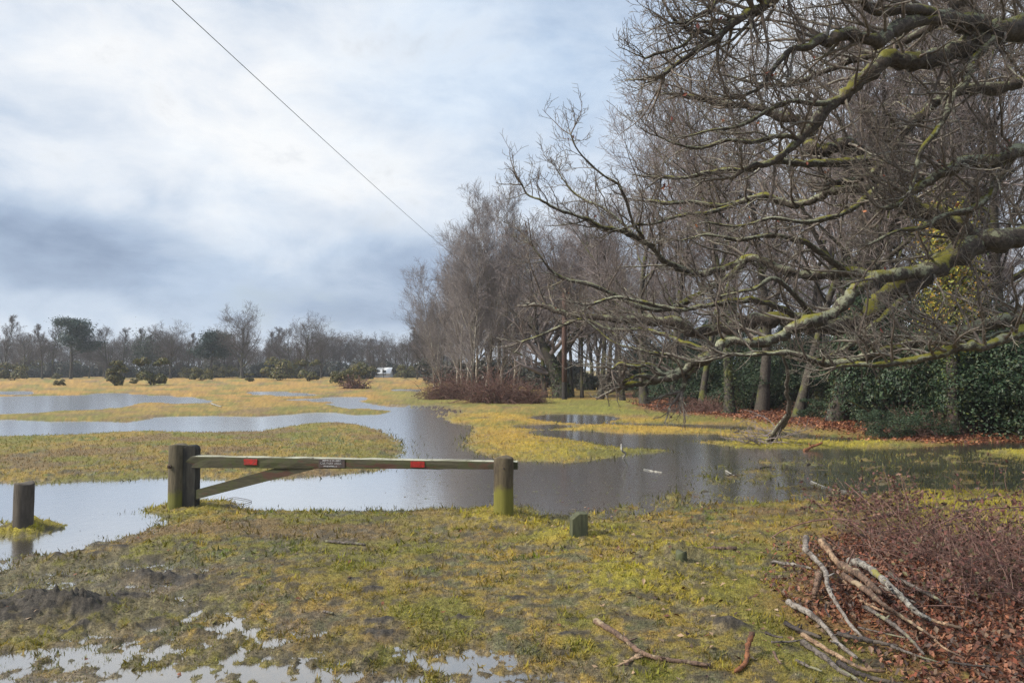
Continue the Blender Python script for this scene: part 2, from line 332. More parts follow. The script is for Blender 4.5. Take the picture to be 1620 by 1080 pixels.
CLODS = [(45,974,.34,.085),(110,966,.22,.06),(120,975,.20,.05),(150,968,.16,.05),(195,950,.16,.045),(250,917,.17,.055),(300,921,.14,.045),(235,912,.12,.04),(60,955,.2,.04),(150,881,.07,.05),(118,877,.08,.05),
         (1150,1008,.10,.09),(300,873,.06,.04),(312,935,.06,.04),(105,1003,.06,.04),(130,994,.07,.045),(240,985,.07,.035),(560,928,.06,.02),(590,943,.07,.025),(820,960,.07,.03),(600,990,.08,.03),(900,1018,.07,.03),(600,1008,.10,.03),(730,990,.06,.03),(1325,820,.10,.03),(1210,835,.08,.03),
         (1130,880,.06,.02),(85,884,.09,.035),(50,877,.07,.03),(155,858,.07,.035),(180,871,.12,.03),(160,865,.08,.02)]
MOUNDS = [(*G(u, v)[:2], r, h) for u, v, r, h in MOUNDS]; CLODS = [(*G(u, v)[:2], r, h) for u, v, r, h in CLODS]
def land(x, y):                          # height, plus masks used for colour
    x = np.asarray(x, float); y = np.asarray(y, float); r = np.hypot(x, y)
    wob = (fbm(x*1.3, y*1.3, 4, 5)-.5)*.6*np.clip(r/10, .4, 1)+(fbm(x*6, y*6, 3, 7)-.5)*.35
    d = np.full(x.shape, -1e9)
    for p in POOLS:
        lo = p.min(0)-3; hi = p.max(0)+3; m = (x > lo[0]) & (x < hi[0]) & (y > lo[1]) & (y < hi[1])
        if m.any(): dd = sdf(p, x[m], y[m]); d[m] = np.maximum(d[m], dd)
    d = np.where(y < .5, -3.0, d)
    edge = d+wob*.5
    h = np.clip(-edge*np.where(r < 30, .11, .2), -.10, .055)
    h = h+sm(0, 4, -edge)*.03
    und = (fbm(x*.35, y*.35, 3, 21)-.5)*.05+(fbm(x*1.7, y*1.7, 3, 31)-.5)*.030
    landm = sm(-.05, .35, -edge)
    h = h+und*(.35+.65*landm)
    mr = inside(MARSH_R, x, y, .5); ml = inside(MARSH_L, x, y, .35); mc = inside(MARSH_C, x, y, 1.5); mt = inside(TONGUE, x, y, .6)
    tuss = fbm(x*4.5, y*4.5, 4, 41, .6)
    tus2 = tuss*.5+.5*fbm(x*11+7, y*11, 3, 43, .6); h = h*(1-mr*.95)+mr*(.95)*(-.010+(tus2-.5)*.16+(fbm(x*.9, y*1.6, 2, 45)-.5)*.06)
    h = np.where(edge > .1, h, h*(1-.8*ml)+ml*.8*(.011+(tus2-.5)*.17+(fbm(x*1.1, y*1.1, 2, 47)-.5)*.05))
    mb_ = inside(MARSH_B, x, y, .15); h = h*(1-.85*mb_)+.85*mb_*(-.002+(tus2-.5)*.11)
    h = h*(1-mc)+mc*(-.006+(tus2-.5)*.06)
    h = h+mt*(-.02+(tuss-.5)*.03)
    fine = (fbm(x*14, y*14, 3, 51, .6)-.5)*.028+(fbm(x*40, y*40, 2, 61)-.5)*.010
    h = h+fine*np.where(edge > .5, .3, 1)+(vn(x*22, y*22, 63)-.5)*.018*sm(-.9, -.1, edge)*sm(.5, .0, edge)
    clod = np.zeros(x.shape)
    for (a, c, rr, hh) in MOUNDS:
        g = np.exp(-((x-a)**2+(y-c)**2)/(rr*rr)); h = h+g*hh*(.85+.5*fine/.03)
    for (a, c, rr, hh) in CLODS:
        g = np.exp(-(((x-a)*.8)**2+((y-c)*1.25)**2)/(rr*rr)); k = fbm(x*16, y*16, 3, 77); k3 = fbm(x*7, y*7, 3, 78); k2 = fbm(x*30, y*30, 2, 79); h = h+g*hh*(.35+.9*k3)+g*((k-.5)*.035+(k2-.5)*.03)*min(1, hh/.04); clod = np.maximum(clod, sm(.22, .42, g*(k+k3-.25)))
    wd = inside(WOODS, x, y, 2.0); h = h+wd*.05+np.clip((x-14)*.01, 0, .5)*wd
    lp = inside(LITTER_P, x, y, .45); h = h+lp*(.02+.05*(fbm(x*6, y*6, 3, 88)-.3))
    far = sm(60, 130, r); h = h+far*(.12+(fbm(x*.12, y*.12, 3, 91)-.4)*.25)
    h = np.where((r > 52) & (edge < -.2), np.maximum(h, .02), h)
    return h, edge, mr, ml, clod, lp, wd, tuss
def col3(c): return np.array(c)[None, :]
def mixa(a, b_, f): return a*(1-f[:, None])+b_*f[:, None]
def colour(x, y, h, edge, mr, ml, clod, lp, wd, tuss):
    r = np.hypot(x, y); n1 = fbm(x*.5, y*.5, 4, 101); n2 = fbm(x*2.3, y*2.3, 4, 111); n3 = fbm(x*9, y*9, 3, 121); n4 = fbm(x*30, y*30, 2, 131)
    olive = col3((.158, .148, .038)); ochre = col3((.255, .180, .052)); grn = col3((.105, .145, .026)); moss = col3((.26, .24, .028)); brown = col3((.17, .115, .065))
    c = mixa(np.broadcast_to(olive, (len(x), 3)), ochre, sm(.40, .64, n1*.5+n2*.5-.045*sm(14, 8, r)+.05*sm(18, 40, r)))
    c = mixa(c, grn, sm(.55, .70, n2*.6+n3*.4)*(1-.7*sm(20, 40, r)))
    c = mixa(c, brown, sm(.54, .70, fbm(x*1.1+40, y*1.1, 4, 141))*.8)
    c = mixa(c, col3((.36, .20, .05)), sm(30, 48, r)*sm(-6, -1, -x+2)*.55*sm(.35, .6, n1))
    # bright moss on the mounds, the peninsula and the far right
    m = np.zeros(len(x))
    for (a, q, rr, hh) in MOUNDS[:7]: m = np.maximum(m, np.exp(-((x-a)**2+(y-q)**2)/(rr*rr*1.6)))
    px = pg([(1400,770),(1850,770),(1850,880),(1500,850),(1380,800)]); m = np.maximum(m, inside(px, x, y, .6)*.9)
    for L, k in (([(1140,695),(1411,700),(1411,709),(1160,708)], 1.0), ([(1555,706),(1850,706),(1850,733),(1600,728)], 1.0), ([(1160,900),(1290,880),(1290,945),(1200,960)], .4)):
        m = np.maximum(m, inside(pg(L), x, y, .3)*k)
    for L, k, cc in (([(690,652),(1180,668),(1240,690),(860,720),(760,715),(700,665)], .62, (.40, .26, .04)), ([(830,705),(1000,705),(1000,724),(840,728)], .5, (.34, .30, .03)),
                     ([(600,622),(720,618),(760,636),(640,640)], .6, (.19, .21, .06)), ([(850,632),(1010,636),(1060,660),(860,652)], .6, (.17, .21, .035))):
        c = mixa(c, col3(cc), inside(pg(L), x, y, 1.2)*k*sm(.3, .55, n2*.5+n1*.5))
    c = mixa(c, col3((.28, .235, .03)), m*sm(.22, .45, n3*.6+n2*.4)*.92)
    pk = fbm(x*22, y*22, 3, 151, .6); mud = sm(.53, .63, pk*.35+n3*.35+n2*.3+.06*ml+.05*sm(11, 6, r)*sm(3.2, 1.5, x)+.09*inside(pg([(-260,890),(200,870),(340,905),(330,960),(180,1000),(-260,1010)]), x, y, .3)+.05*inside(MARSH_R, x, y, 1.5))*(.75*sm(26, 14, r)+.1)
    wet = sm(.035, .0, h)*(.35+.5*np.maximum(mr, ml)); mud = np.maximum(mud, wet*sm(.35, .6, n3))
    mudc = mixa(np.broadcast_to(col3((.085, .07, .055)), (len(x), 3)), col3((.16, .135, .105)), n4)
    c = mixa(c, mudc, np.clip(mud, 0, 1)*.85)
    c = mixa(c, mixa(np.broadcast_to(col3((.028, .025, .022)), (len(x), 3)), col3((.075, .064, .055)), n4), clod)
    lit = inside(LITTER_W, x, y, .9)*sm(.30, .48, n2*.5+n3*.5+.1)
    litc = mixa(np.broadcast_to(col3((.10, .035, .022)), (len(x), 3)), col3((.25, .105, .06)), n4)
    c = mixa(c, litc, np.clip(np.maximum(lit*.92, lp*sm(.25, .5, n3+.15)), 0, 1))
    ingr = inside(pg([(-260,1058),(300,1075),(900,1082),(900,1400),(-600,1400)]), x, y, .12); c = mixa(c, col3((.20, .17, .13)), ingr*.7*sm(.3, .5, n3))
    bed = mixa(np.broadcast_to(col3((.10, .082, .045)), (len(x), 3)), col3((.15, .14, .05)), mr*.7)
    bed = mixa(bed, col3((.20, .21, .05)), mr*sm(.40, .6, n2))
    under = sm(.004, -.022, h); c = mixa(c, bed, under*.9)
    pit = sm(.60, .70, fbm(x*7+5, y*7, 3, 161, .6))*sm(22, 10, r); c = mixa(c, col3((.055, .046, .034)), pit*.75); c = c*(.64+.74*n4[:, None]); return np.clip(c, 0, 1)
# polar sheet: fine where the view looks, coarse elsewhere, out past the far woods
FOVH = 43.0
ang = np.concatenate([np.linspace(-FOVH, FOVH, 780), np.linspace(FOVH, 360-FOVH, 40)[1:-1]])*math.pi/180
rad = np.concatenate([[.25, .8, 1.5, 2.2], 1/np.linspace(1/2.8, 1/150., 322), [170, 200, 250, 330, 450, 700, 1100]])
A_, R_ = np.meshgrid(ang, rad, indexing='ij'); gx = (R_*np.sin(A_)).ravel(); gy = (R_*np.cos(A_)).ravel()
L_ = land(gx, gy); gz = L_[0]; gcol = colour(gx, gy, *L_)
na, nr = A_.shape; I = np.arange(na)[:, None]; J = np.arange(nr-1)[None]; I2 = (I+1) % na
Q = np.stack(np.broadcast_arrays(I*nr+J, I*nr+J+1, I2*nr+J+1, I2*nr+J), -1).reshape(-1, 4)
V = np.stack([gx, gy, gz], 1)
cen = len(V); V = np.vstack([V, [0, 0, float(gz[:10].mean())]]); gcol = np.vstack([gcol, gcol[0]])
T = np.stack([np.full(na, cen), (np.arange(na))*nr, ((np.arange(na)+1) % na)*nr], 1)
def ground_mat():
    m, b, p = mat('wet_heath_ground', .85, .35); v = pos(b); a = b.n('ShaderNodeAttribute', attribute_name='tint').outputs['Color']
    n = b.noise(55, 5, .75, v); k = b.mixc(b.rng(n, .28, .72), (.38, .38, .40), (1.62, 1.58, 1.46)); c = b.mixc(1.0, a, k, 'MULTIPLY')
    n2_ = b.noise(9, 5, .7, v); c = b.mixc(1.0, c, b.mixc(b.rng(n2_, .3, .7), (.78, .76, .74), (1.2, 1.2, 1.15)), 'MULTIPLY')
    b.l(c, p.inputs['Base Color']); s = b.n('ShaderNodeSeparateXYZ'); b.l(v, s.inputs[0])
    b.l(b.rng(s.outputs[2], 0, .03, .28, .88), p.inputs['Roughness'])
    bump(b, p, b.math('ADD', n, b.math('MULTIPLY', b.noise(170, 3, .7, v), .5)), .75, .025); return m
make('ground', V, [Q, T], ground_mat(), None, True, gcol, kind='structure')
def water_mat():
    m = bpy.data.materials.new('flood_water'); m.use_nodes = True; t = m.node_tree; t.nodes.clear(); b = NB(t); v = pos(b)
    vs = b.vscale(v, (1, .55, 1)); h = b.math('ADD', b.noise(7, 3, .6, vs), b.math('MULTIPLY', b.noise(26, 3, .6, vs), .22))
    patch = b.rng(b.noise(.22, 2, .5, b.vscale(v, (.5, 1, 1))), .35, .65, .45, 1.0)
    bp = b.n('ShaderNodeBump'); b.l(b.math('MULTIPLY', patch, .16), bp.inputs['Strength']); bp.inputs['Distance'].default_value = .016; b.l(h, bp.inputs['Height'])
    gl = b.n('ShaderNodeBsdfGlossy'); gl.distribution = 'MULTI_GGX'; gl.inputs['Roughness'].default_value = .17; gl.inputs[0].default_value = (1, 1, 1, 1); b.l(bp.outputs[0], gl.inputs['Normal'])
    tr = b.n('ShaderNodeBsdfTransparent'); tr.inputs[0].default_value = (.74, .66, .50, 1)
    df = b.n('ShaderNodeBsdfDiffuse'); df.inputs[0].default_value = (.19, .155, .105, 1)
    mb = b.n('ShaderNodeMixShader'); mb.inputs[0].default_value = .22; b.l(tr.outputs[0], mb.inputs[1]); b.l(df.outputs[0], mb.inputs[2])
    fr = b.n('ShaderNodeLayerWeight'); fr.inputs['Blend'].default_value = .5; frf = b.rng(fr.outputs['Facing'], .50, .86, .12, .88, False)
    mx = b.n('ShaderNodeMixShader'); b.l(frf, mx.inputs[0]); b.l(mb.outputs[0], mx.inputs[1]); b.l(gl.outputs[0], mx.inputs[2])
    o = b.n('ShaderNodeOutputMaterial'); b.l(mx.outputs[0], o.inputs[0]); return m
make('flood_water', [(-120, 1, 0), (60, 1, 0), (60, 110, 0), (-120, 110, 0)], np.array([[0, 1, 2, 3]]), water_mat(), None, False, kind='structure')
def HZ(x, y): return float(land(np.array([x]), np.array([y]))[0][0])

# ------------------------------------------------------------------ grass
def blades(N, rmin, rmax, hfac, keepf, seed, sizek=1.0):
    rg = np.random.default_rng(seed); th = np.radians(rg.uniform(-38, 38, N)); iv = rg.uniform(1/rmax, 1/rmin, N); r = 1/iv
    x = r*np.sin(th); y = r*np.cos(th); Ld = land(x, y); c = colour(x, y, *Ld); h, edge, mr, ml, clod, lp, wd, tuss = Ld
    keep = keepf(x, y, h, edge, mr, ml, clod, lp, wd, tuss, rg, c); x, y, h, c, r = x[keep], y[keep], h[keep], c[keep], r[keep]; n = len(x)
    hh = hfac*rg.uniform(.5, 1.35, n)*np.clip(r/6, .9, 3.0)*sizek; ww = hh*rg.uniform(.10, .22, n); a = rg.uniform(0, 6.283, n); tilt = rg.uniform(.3, 1.3, n); a2 = rg.uniform(0, 6.283, n)
    bx = np.cos(a)*ww; by = np.sin(a)*ww; tx = np.cos(a2)*np.sin(tilt)*hh; ty = np.sin(a2)*np.sin(tilt)*hh
    V = np.stack([np.stack([x-bx, y-by, h-.003], 1), np.stack([x+bx, y+by, h-.003], 1), np.stack([x+tx, y+ty, h+np.cos(tilt)*hh], 1)], 1)
    k = rg.uniform(.75, 1.5, n)[:, None]; hue = rg.uniform(-.12, .12, n)[:, None]*np.array([[1, -.2, -.3]])
    cc = np.clip(c*k*(1+hue)*1.15, 0, .8); cc = np.repeat(cc[:, None], 3, 1)
    return V.reshape(-1, 3), np.arange(3*n).reshape(-1, 3), cc.reshape(-1, 3)
def kp(x, y, h, edge, mr, ml, clod, lp, wd, tuss, rg, c):
    g = (c[:, 1] > .062) & (h > .002)
    p = np.where(clod > .3, .05, 1.)*np.where(lp > .5, .12, 1.)*np.clip((c[:, 1]-.05)/.06, .1, 1); return g & (rg.random(len(x)) < p)
V_, T_, c_ = blades(470000, 3.4, 30, .017, kp, 5)
make('short_grass', V_, T_, M_grass, None, False, c_, kind='stuff')
def kpt(x, y, h, edge, mr, ml, clod, lp, wd, tuss, rg, c):
    t = fbm(x*5, y*5, 3, 301); return (h > -.004) & (t > .58) & (clod < .3) & (lp < .6) & (r_ok(x, y)) & (c[:, 1] > .09)
def r_ok(x, y): return np.hypot(x, y) < 14
V_, T_, c_ = blades(90000, 3.4, 13, .042, kpt, 6)
c_ = c_*np.array([[.88, .90, .55]])
make('grass_tufts', V_, T_, M_grass, None, False, c_, kind='stuff')
def kpw(x, y, h, edge, mr, ml, clod, lp, wd, tuss, rg, c):
    cl = fbm(x*1.8, y*1.8, 3, 311)*.6+fbm(x*9, y*9, 2, 317)*.4; return (h < .004) & (h > -.09) & (cl > .50) & (edge > -.1)
def kpm(x, y, h, edge, mr, ml, clod, lp, wd, tuss, rg, c):
    return (h < .012) & (h > -.035) & ((mr > .3) | ((edge > -.3) & (edge < .25))) & (rg.random(len(x)) < .65)
V_, T_, c_ = blades(150000, 5, 26, .020, kpm, 12)
make('drowned_grass', V_, T_, M_grass, None, False, np.clip(np.array([[.15, .15, .04]])*np.random.default_rng(2).uniform(.6, 1.5, (len(V_)//3, 1)).repeat(3, 0), 0, 1), kind='stuff')
V_, T_, c_ = blades(30000, 5.5, 24, .034, kpw, 8)
make('flooded_grass_stems', V_, T_, M_grass, None, False, np.clip(c_*.0+np.array([[.085, .08, .035]]), 0, 1), kind='stuff')

# ------------------------------------------------------------------ dead leaves and litter
def leaf_cards(x, y, z, size, rg, flatness=.5, pal=((.22, .075, .035), (.13, .045, .028), (.33, .15, .075), (.085, .04, .03))):
    n = len(x); s = size*rg.uniform(.6, 1.25, n); a = rg.uniform(0, 6.283, n); d1 = np.stack([np.cos(a), np.sin(a), rg.normal(0, flatness, n)], 1); d1 = nrm(d1)
    q = nrm(np.stack([-np.sin(a), np.cos(a), rg.normal(0, flatness, n)], 1)); p = np.stack([x, y, z], 1); cup = rg.uniform(-.35, .5, n)[:, None]*np.array([[0, 0, 1.]])
    s = s[:, None]; V = np.stack([p-d1*s*.5, p-q*s*.3+cup*s*.5-d1*s*.05, p+d1*s*.5+cup*s*.2, p+q*s*.3+cup*s*.5+d1*s*.08], 1).reshape(-1, 3)
    b_ = np.arange(n)*4; T = np.concatenate([np.stack([b_, b_+1, b_+2], 1), np.stack([b_, b_+2, b_+3], 1)])
    pal = np.array(pal); c = pal[rg.integers(0, len(pal), n)]*rg.uniform(.6, 1.35, n)[:, None]; return V, T, np.repeat(c, 4, 0)
def scatter(poly, n, rg, soft=.1):
    lo, hi = poly.min(0), poly.max(0); x = rg.uniform(lo[0], hi[0], n*3); y = rg.uniform(lo[1], hi[1], n*3); k = sdf(poly, x, y) > rg.normal(0, soft, n*3); return x[k][:n], y[k][:n]
rg = np.random.default_rng(21)
x, y = scatter(pg([(1000,642),(1060,652),(1200,668),(1330,684),(1420,700),(1490,703),(1560,700),(1700,702),(1700,690),(1500,684),(1350,668),(1200,652),(1040,634)]), 16000, rg, .5)
V_, T_, c_ = leaf_cards(x, y, land(x, y)[0]+.02, .10, rg)
make('leaf_litter_along_the_wood', V_, T_, M_dead, None, False, c_, kind='stuff')
x, y = scatter(pg([(1262,955),(1300,940),(1300,885),(1340,865),(1450,865),(1620,865),(1760,900),(1760,1150),(1530,1150),(1430,1075),(1380,1030),(1260,995)]), 18000, rg, .24)
V_, T_, c_ = leaf_cards(x, y, land(x, y)[0]+rg.uniform(.004, .05, len(x)), .041, rg, .9, ((.17, .052, .028), (.10, .036, .024), (.21, .10, .058), (.05, .03, .024), (.12, .05, .03), (.085, .05, .034), (.20, .075, .038), (.13, .085, .055)))
make('fallen_leaves', V_, T_, M_dead, None, False, c_, kind='stuff')
x, y = scatter(pg([(900,800),(1250,790),(1450,775),(1450,1000),(1300,1100),(1000,1100),(900,1000)]), 500, rg, .3)
z = land(x, y)[0]; V_, T_, c_ = leaf_cards(x, y, np.maximum(z, 0)+.012, .05, rg, .4, ((.12, .05, .03), (.07, .04, .03), (.3, .2, .12)))
x2 = rg.uniform(-4, 4, 160); y2 = rg.uniform(4, 9, 160); z2 = np.maximum(land(x2, y2)[0], 0)+.01; V2, T2, c2 = leaf_cards(x2, y2, z2, .045, rg, .3, ((.2, .08, .04), (.3, .22, .15)))
make('scattered_leaves', np.concatenate([V_, V2]), np.concatenate([T_, T2+len(V_)]), M_dead, None, False, np.concatenate([c_, c2]), kind='stuff')
x, y = scatter(pg([(640,740),(780,745),(950,750),(1080,745),(1150,790),(950,812),(840,806),(640,800)]), 260, rg, .2)
z = land(x, y)[0]; k = z < -.004; x, y = x[k], y[k]
V_, T_, c_ = leaf_cards(x, y, np.full(len(x), .004), .05, rg, .04, ((.20, .18, .13), (.16, .17, .06), (.15, .12, .07), (.10, .09, .05))); V_[:, 2] = np.clip(V_[:, 2], .002, .012)
make('floating_debris', V_, T_, M_dead, None, False, c_, kind='stuff')

# ------------------------------------------------------------------ trees
def build_tree(H, r, n1, n2_, n3_, n4_, spread, a1, t0, up1, wand, twig_r, cone=.70, lean=.05, stems=1, ratio=.42, crown_up=.12, l1w=.16, P4=2, droop=0.0):
    """returns (trunk Geo, crown Geo) of a bare tree of height about H"""
    tg = Geo(); cg = Geo(); st = np.zeros((stems, 3)); st[:, :2] = RNG.normal(0, .25 if stems > 1 else 0, (stems, 2))
    d = np.tile([0, 0, 1.], (stems, 1)); d[:, :2] += RNG.normal(0, lean*(2.4 if stems > 1 else 1), (stems, 2))
    L = H*(np.linspace(1, .72, stems)) if stems > 1 else np.array([H*.92])
    p0, r0 = grow(st, d, L, r*(np.linspace(1, .7, stems) if stems > 1 else 1), 12, wand*.45, .05, .12)
    r0[:, 0] *= 1.5; r0[:, 1] *= 1.06
    V, Q, T = tubes(p0, r0, 9, rough=.07); tg.add(V, Q)
    s, d, rr, t, Lp, _ = spawn(p0, r0, n1, a1, t0, .98, 0, .55)
    L1 = H*spread*(1-cone*np.clip(t-.45, 0, 1)/.55-.35*np.clip(.45-t, 0, 1)/.45)*RNG.uniform(.7, 1.15, len(t))
    p1, r1 = grow(s, d, L1, rr, 8, l1w, up1, .22, kink=l1w*1.5); V, Q, T = tubes(p1, r1, 5); tg.add(V, Q)
    s, d, rr, t, Lp, _ = spawn(p1, r1, n2_, (30, 62), .15, 1, crown_up, .6); p2, r2 = grow(s, d, Lp*ratio*RNG.uniform(.5, 1.2, len(t))*(1.1-.5*t), np.maximum(rr, twig_r*1.4), 5, wand, up1*.8, .3); V, Q, T = tubes(p2, r2, 4); cg.add(V, Q)
    s, d, rr, t, Lp, _ = spawn(p2, r2, n3_, (28, 60), .12, 1, crown_up, .6); p3, r3 = grow(s, d, Lp*.58*RNG.uniform(.6, 1.25, len(t)), np.clip(rr, twig_r*1.1, 9), 3, wand*.9, up1-droop, .5); V, Q, T = tubes(p3, r3, 3); cg.add(V, Q)
    s, d, rr, t, Lp, _ = spawn(p3, r3, n4_, (25, 55), .15, 1, crown_up, .6); p4, r4 = grow(s, d, np.clip(Lp*.66, .25, 9)*RNG.uniform(.6, 1.3, len(t)), twig_r, P4, wand*.8, up1-droop*2, .45); V, Q, T = tubes(p4, r4, 3); cg.add(V, Q)
    return tg, cg
PROTO = {}
def proto(key, tg, cg, mt, mc):
    t = tg.ob('trunk', mt); c = cg.ob('crown', mc); PROTO[key] = (t, c, False)
def use(key, label, loc, rz=0, scale=1.0, group=None, name='bare_tree', cat='tree'):
    t = thing(name, label, cat, loc, rz, group, scale); tr, cr, used = PROTO[key]
    if not used:
        tr.parent = t; cr.parent = t; PROTO[key] = (tr, cr, True)
    else:
        share('trunk', tr, t); share('crown', cr, t)
    return t
#            H    r   n1 n2 n3 n4 spread a1      t0  up1 wander twig
proto('wa', *build_tree(13, .155, 18, 8, 6, 4, .36, (30, 60), .28, .10, .17, .0075, cone=.5, ratio=.5), M_wood, M_woodtw)
proto('wb', *build_tree(12.5, .18, 16, 9, 6, 4, .44, (36, 68), .22, .07, .22, .0075, cone=.5, ratio=.5), M_wood, M_woodtw)
proto('wc', *build_tree(14, .13, 24, 7, 6, 4, .26, (28, 50), .30, .13, .14, .0075, ratio=.5), M_wood, M_woodtw)
proto('ba', *build_tree(12.3, .10, 24, 8, 6, 4, .30, (20, 40), .12, .12, .11, .0065, cone=.42, lean=.06, ratio=.48, l1w=.10, crown_up=.2), M_birch, M_birchtw)
proto('bb', *build_tree(10.5, .09, 22, 8, 6, 4, .38, (26, 52), .10, .09, .12, .0065, cone=.40, lean=.12, ratio=.48, l1w=.10, crown_up=.2), M_birch, M_birchtw)
proto('fa', *build_tree(11, .26, 22, 9, 6, 3, .52, (26, 70), .16, .08, .18, .012, cone=.45, l1w=.16, ratio=.5), M_wood, M_fartw)
proto('fb', *build_tree(11, .14, 20, 8, 5, 3, .26, (28, 52), .28, .13, .15, .012, ratio=.5), M_wood, M_fartw)
proto('fc', *build_tree(10, .20, 18, 9, 5, 3, .52, (35, 78), .20, .06, .28, .013, lean=.16, l1w=.24, ratio=.5), M_wood, M_fartw)

def at_ground(u, v): p = G(u, v, .05); return (p[0], p[1], HZ(p[0], p[1])-.04)
def Hpx(D, vtop): return CAM_H+(584-vtop)*D/FPX
# birch clump: (pixel x, base y, height, key, stem kind)
CLUMP = [(700,620,9.0,'bb','leftmost slender birch of the clump, leaning out over the brambles'),(722,622,10.6,'ba','pale birch stem behind the left bramble mound'),(731,626,10.0,'bb','crooked pale birch stem left of the dark stake'),
         (744,628,11.4,'ba','tall birch with a white stem just behind the dark stake'),(754,624,13.4,'ba','tallest birch, rising at the top of the clump'),(768,628,12.8,'ba','straight birch between the two bramble mounds'),
         (787,622,11.2,'bb','thin grey birch behind the right bramble mound'),(793,628,11.0,'ba','white stemmed birch at the right of the clump'),(812,622,9.6,'bb','rightmost birch of the clump, by the gap to the wood'),
         (738,616,10.8,'ba','dark birch at the back of the clump, left half'),(772,614,11.6,'ba','dark birch at the back of the clump, centre'),(818,618,9.6,'wc','grey twiggy tree between birch clump and leaning oak'),
         (751,630,9.5,'bb','short forked birch in the middle of the clump'),(687,613,7.5,'bb','small low birch at the outer left edge of the clump')]
for i, (u, v, h, k, lab) in enumerate(CLUMP):
    base = {'ba': 12.3, 'bb': 10.5, 'wc': 14}[k]
    t = use(k, lab, at_ground(u, v), i*2.1, h/base*.98, 'birch clump in the middle', 'birch_tree')
    q_ = Vector(((u-745)*.0022+RNG.normal(0, .045), RNG.normal(0, .06), 1)).to_track_quat('Z', 'Y') @ Vector((0, 0, 1)).rotation_difference(Vector((math.sin(0), 0, 1))); q2 = q_.to_euler(); t.rotation_euler = q2; t.rotation_euler.rotate_axis('Z', i*2.1)
# woodland on the right: front rank one by one, then the mass behind
FRONT = [(862,630,10.5,'wb','grey bare tree left of the rusty brown pole'),(905,628,11.5,'wa','bare tree just right of the rusty brown pole'),(921,630,11,'wc','dark straight trunk on the green bank beyond the pole'),
         (950,632,12,'wb','slender leaning tree at the near left end of the wood'),(985,634,12,'wa','bare tree at the wood edge above the first red leaves'),(1020,640,12.5,'wb','twiggy tree behind the oak branch tips'),
         (1065,642,13,'wa','bare tree beside the first holly bush'),(1110,646,13.5,'wc','thin trunk among the hollies, left part of the wood'),(1155,656,13,'wa','dark trunk behind the holly, left of the hanging branch'),
         (1205,652,13.5,'wb','bare tree rising behind the low holly left of the hanging branch'),(1262,662,12,'wa','pale leaning trunk just right of the hanging branch'),(1325,668,13.5,'wb','thick mossy trunk at the wood edge between hollies'),
         (1400,672,13,'wa','bare tree in the dark of the hollies'),(1440,664,13.5,'wc','straight slim tree behind the yellow ivy'),(1545,668,13.5,'wb','ivy grown tree at the right of the wood'),(1600,676,13,'wa','bare tree at the right edge behind the oak limbs')]
for i, (u, v, h, k, lab) in enumerate(FRONT):
    base = {'wa': 13, 'wb': 12.5, 'wc': 14}[k]
    t = use(k, lab, at_ground(u, v), i*1.7+.4, h/base*(1.10 if u > 990 else .93), 'trees along the edge of the wood', 'woodland_tree')
    if 'thick mossy' in lab: t.scale = (1.5, 1.5, 1.2)
    t.rotation_euler = Vector((RNG.normal(-.03, .06), RNG.normal(0, .05), 1)).to_track_quat('Z', 'Y').to_euler(); t.rotation_euler.rotate_axis('Z', i*1.7)
rg = np.random.default_rng(5); cand = []
wx = pg([(900,610),(960,619),(1060,628),(1200,640),(1350,655),(1490,668),(1700,680)])
for _ in range(9000):
    X = rg.uniform(1, 46); Y = rg.uniform(19, 92)
    ex = np.interp(Y, wx[::-1, 1], wx[::-1, 0])        # x of the wood's edge at this depth
    if Y > 52: ex = np.interp(Y, [52, 92], [6.0, 5.0])
    if X < ex+1.2 or X > Y*.78+3: continue
    md = 3.9+max(0, (X-ex)-6)*.14+max(0, Y-50)*.06
    if all((X-a)**2+(Y-c)**2 > md*md for a, c in cand): cand.append((X, Y))
cand = sorted(cand, key=lambda q: q[1])[:52]
for i, (X, Y) in enumerate(cand):
    k = ('wa', 'wb', 'wc')[rg.integers(0, 3)]; s = rg.uniform(.88, 1.16)*(.80 if Y > 45 else .90 if X < 11 else 1)
    use(k, 'bare tree inside the wood, one grey trunk among many', (X, Y, .02), rg.uniform(0, 6.28), s, 'bare trees inside the wood', 'woodland_tree')
# trees beyond the birch clump and left of the pole
for i, (u, D, vt, k) in enumerate([(700,92,470,'fb'),(722,86,455,'fa'),(748,80,440,'fa'),(775,76,420,'fb'),(800,84,430,'fa'),(826,74,430,'wb'),(845,64,415,'wa'),(872,70,385,'wb'),(893,62,388,'wc'),(915,72,380,'wa'),(938,64,385,'wb'),(690,100,490,'fa'),(660,118,515,'fb'),(672,106,505,'fa'),(960,60,380,'wa')]):
    p = AT(u, 584, D); hh = Hpx(D, vt); base = {'fa': 11, 'fb': 11, 'wa': 13, 'wb': 12.5, 'wc': 14}[k]
    use(k, 'bare grey tree standing behind the birch clump', (p[0], p[1], .05), i*2.3, hh/base, 'bare trees behind the birch clump', 'woodland_tree')
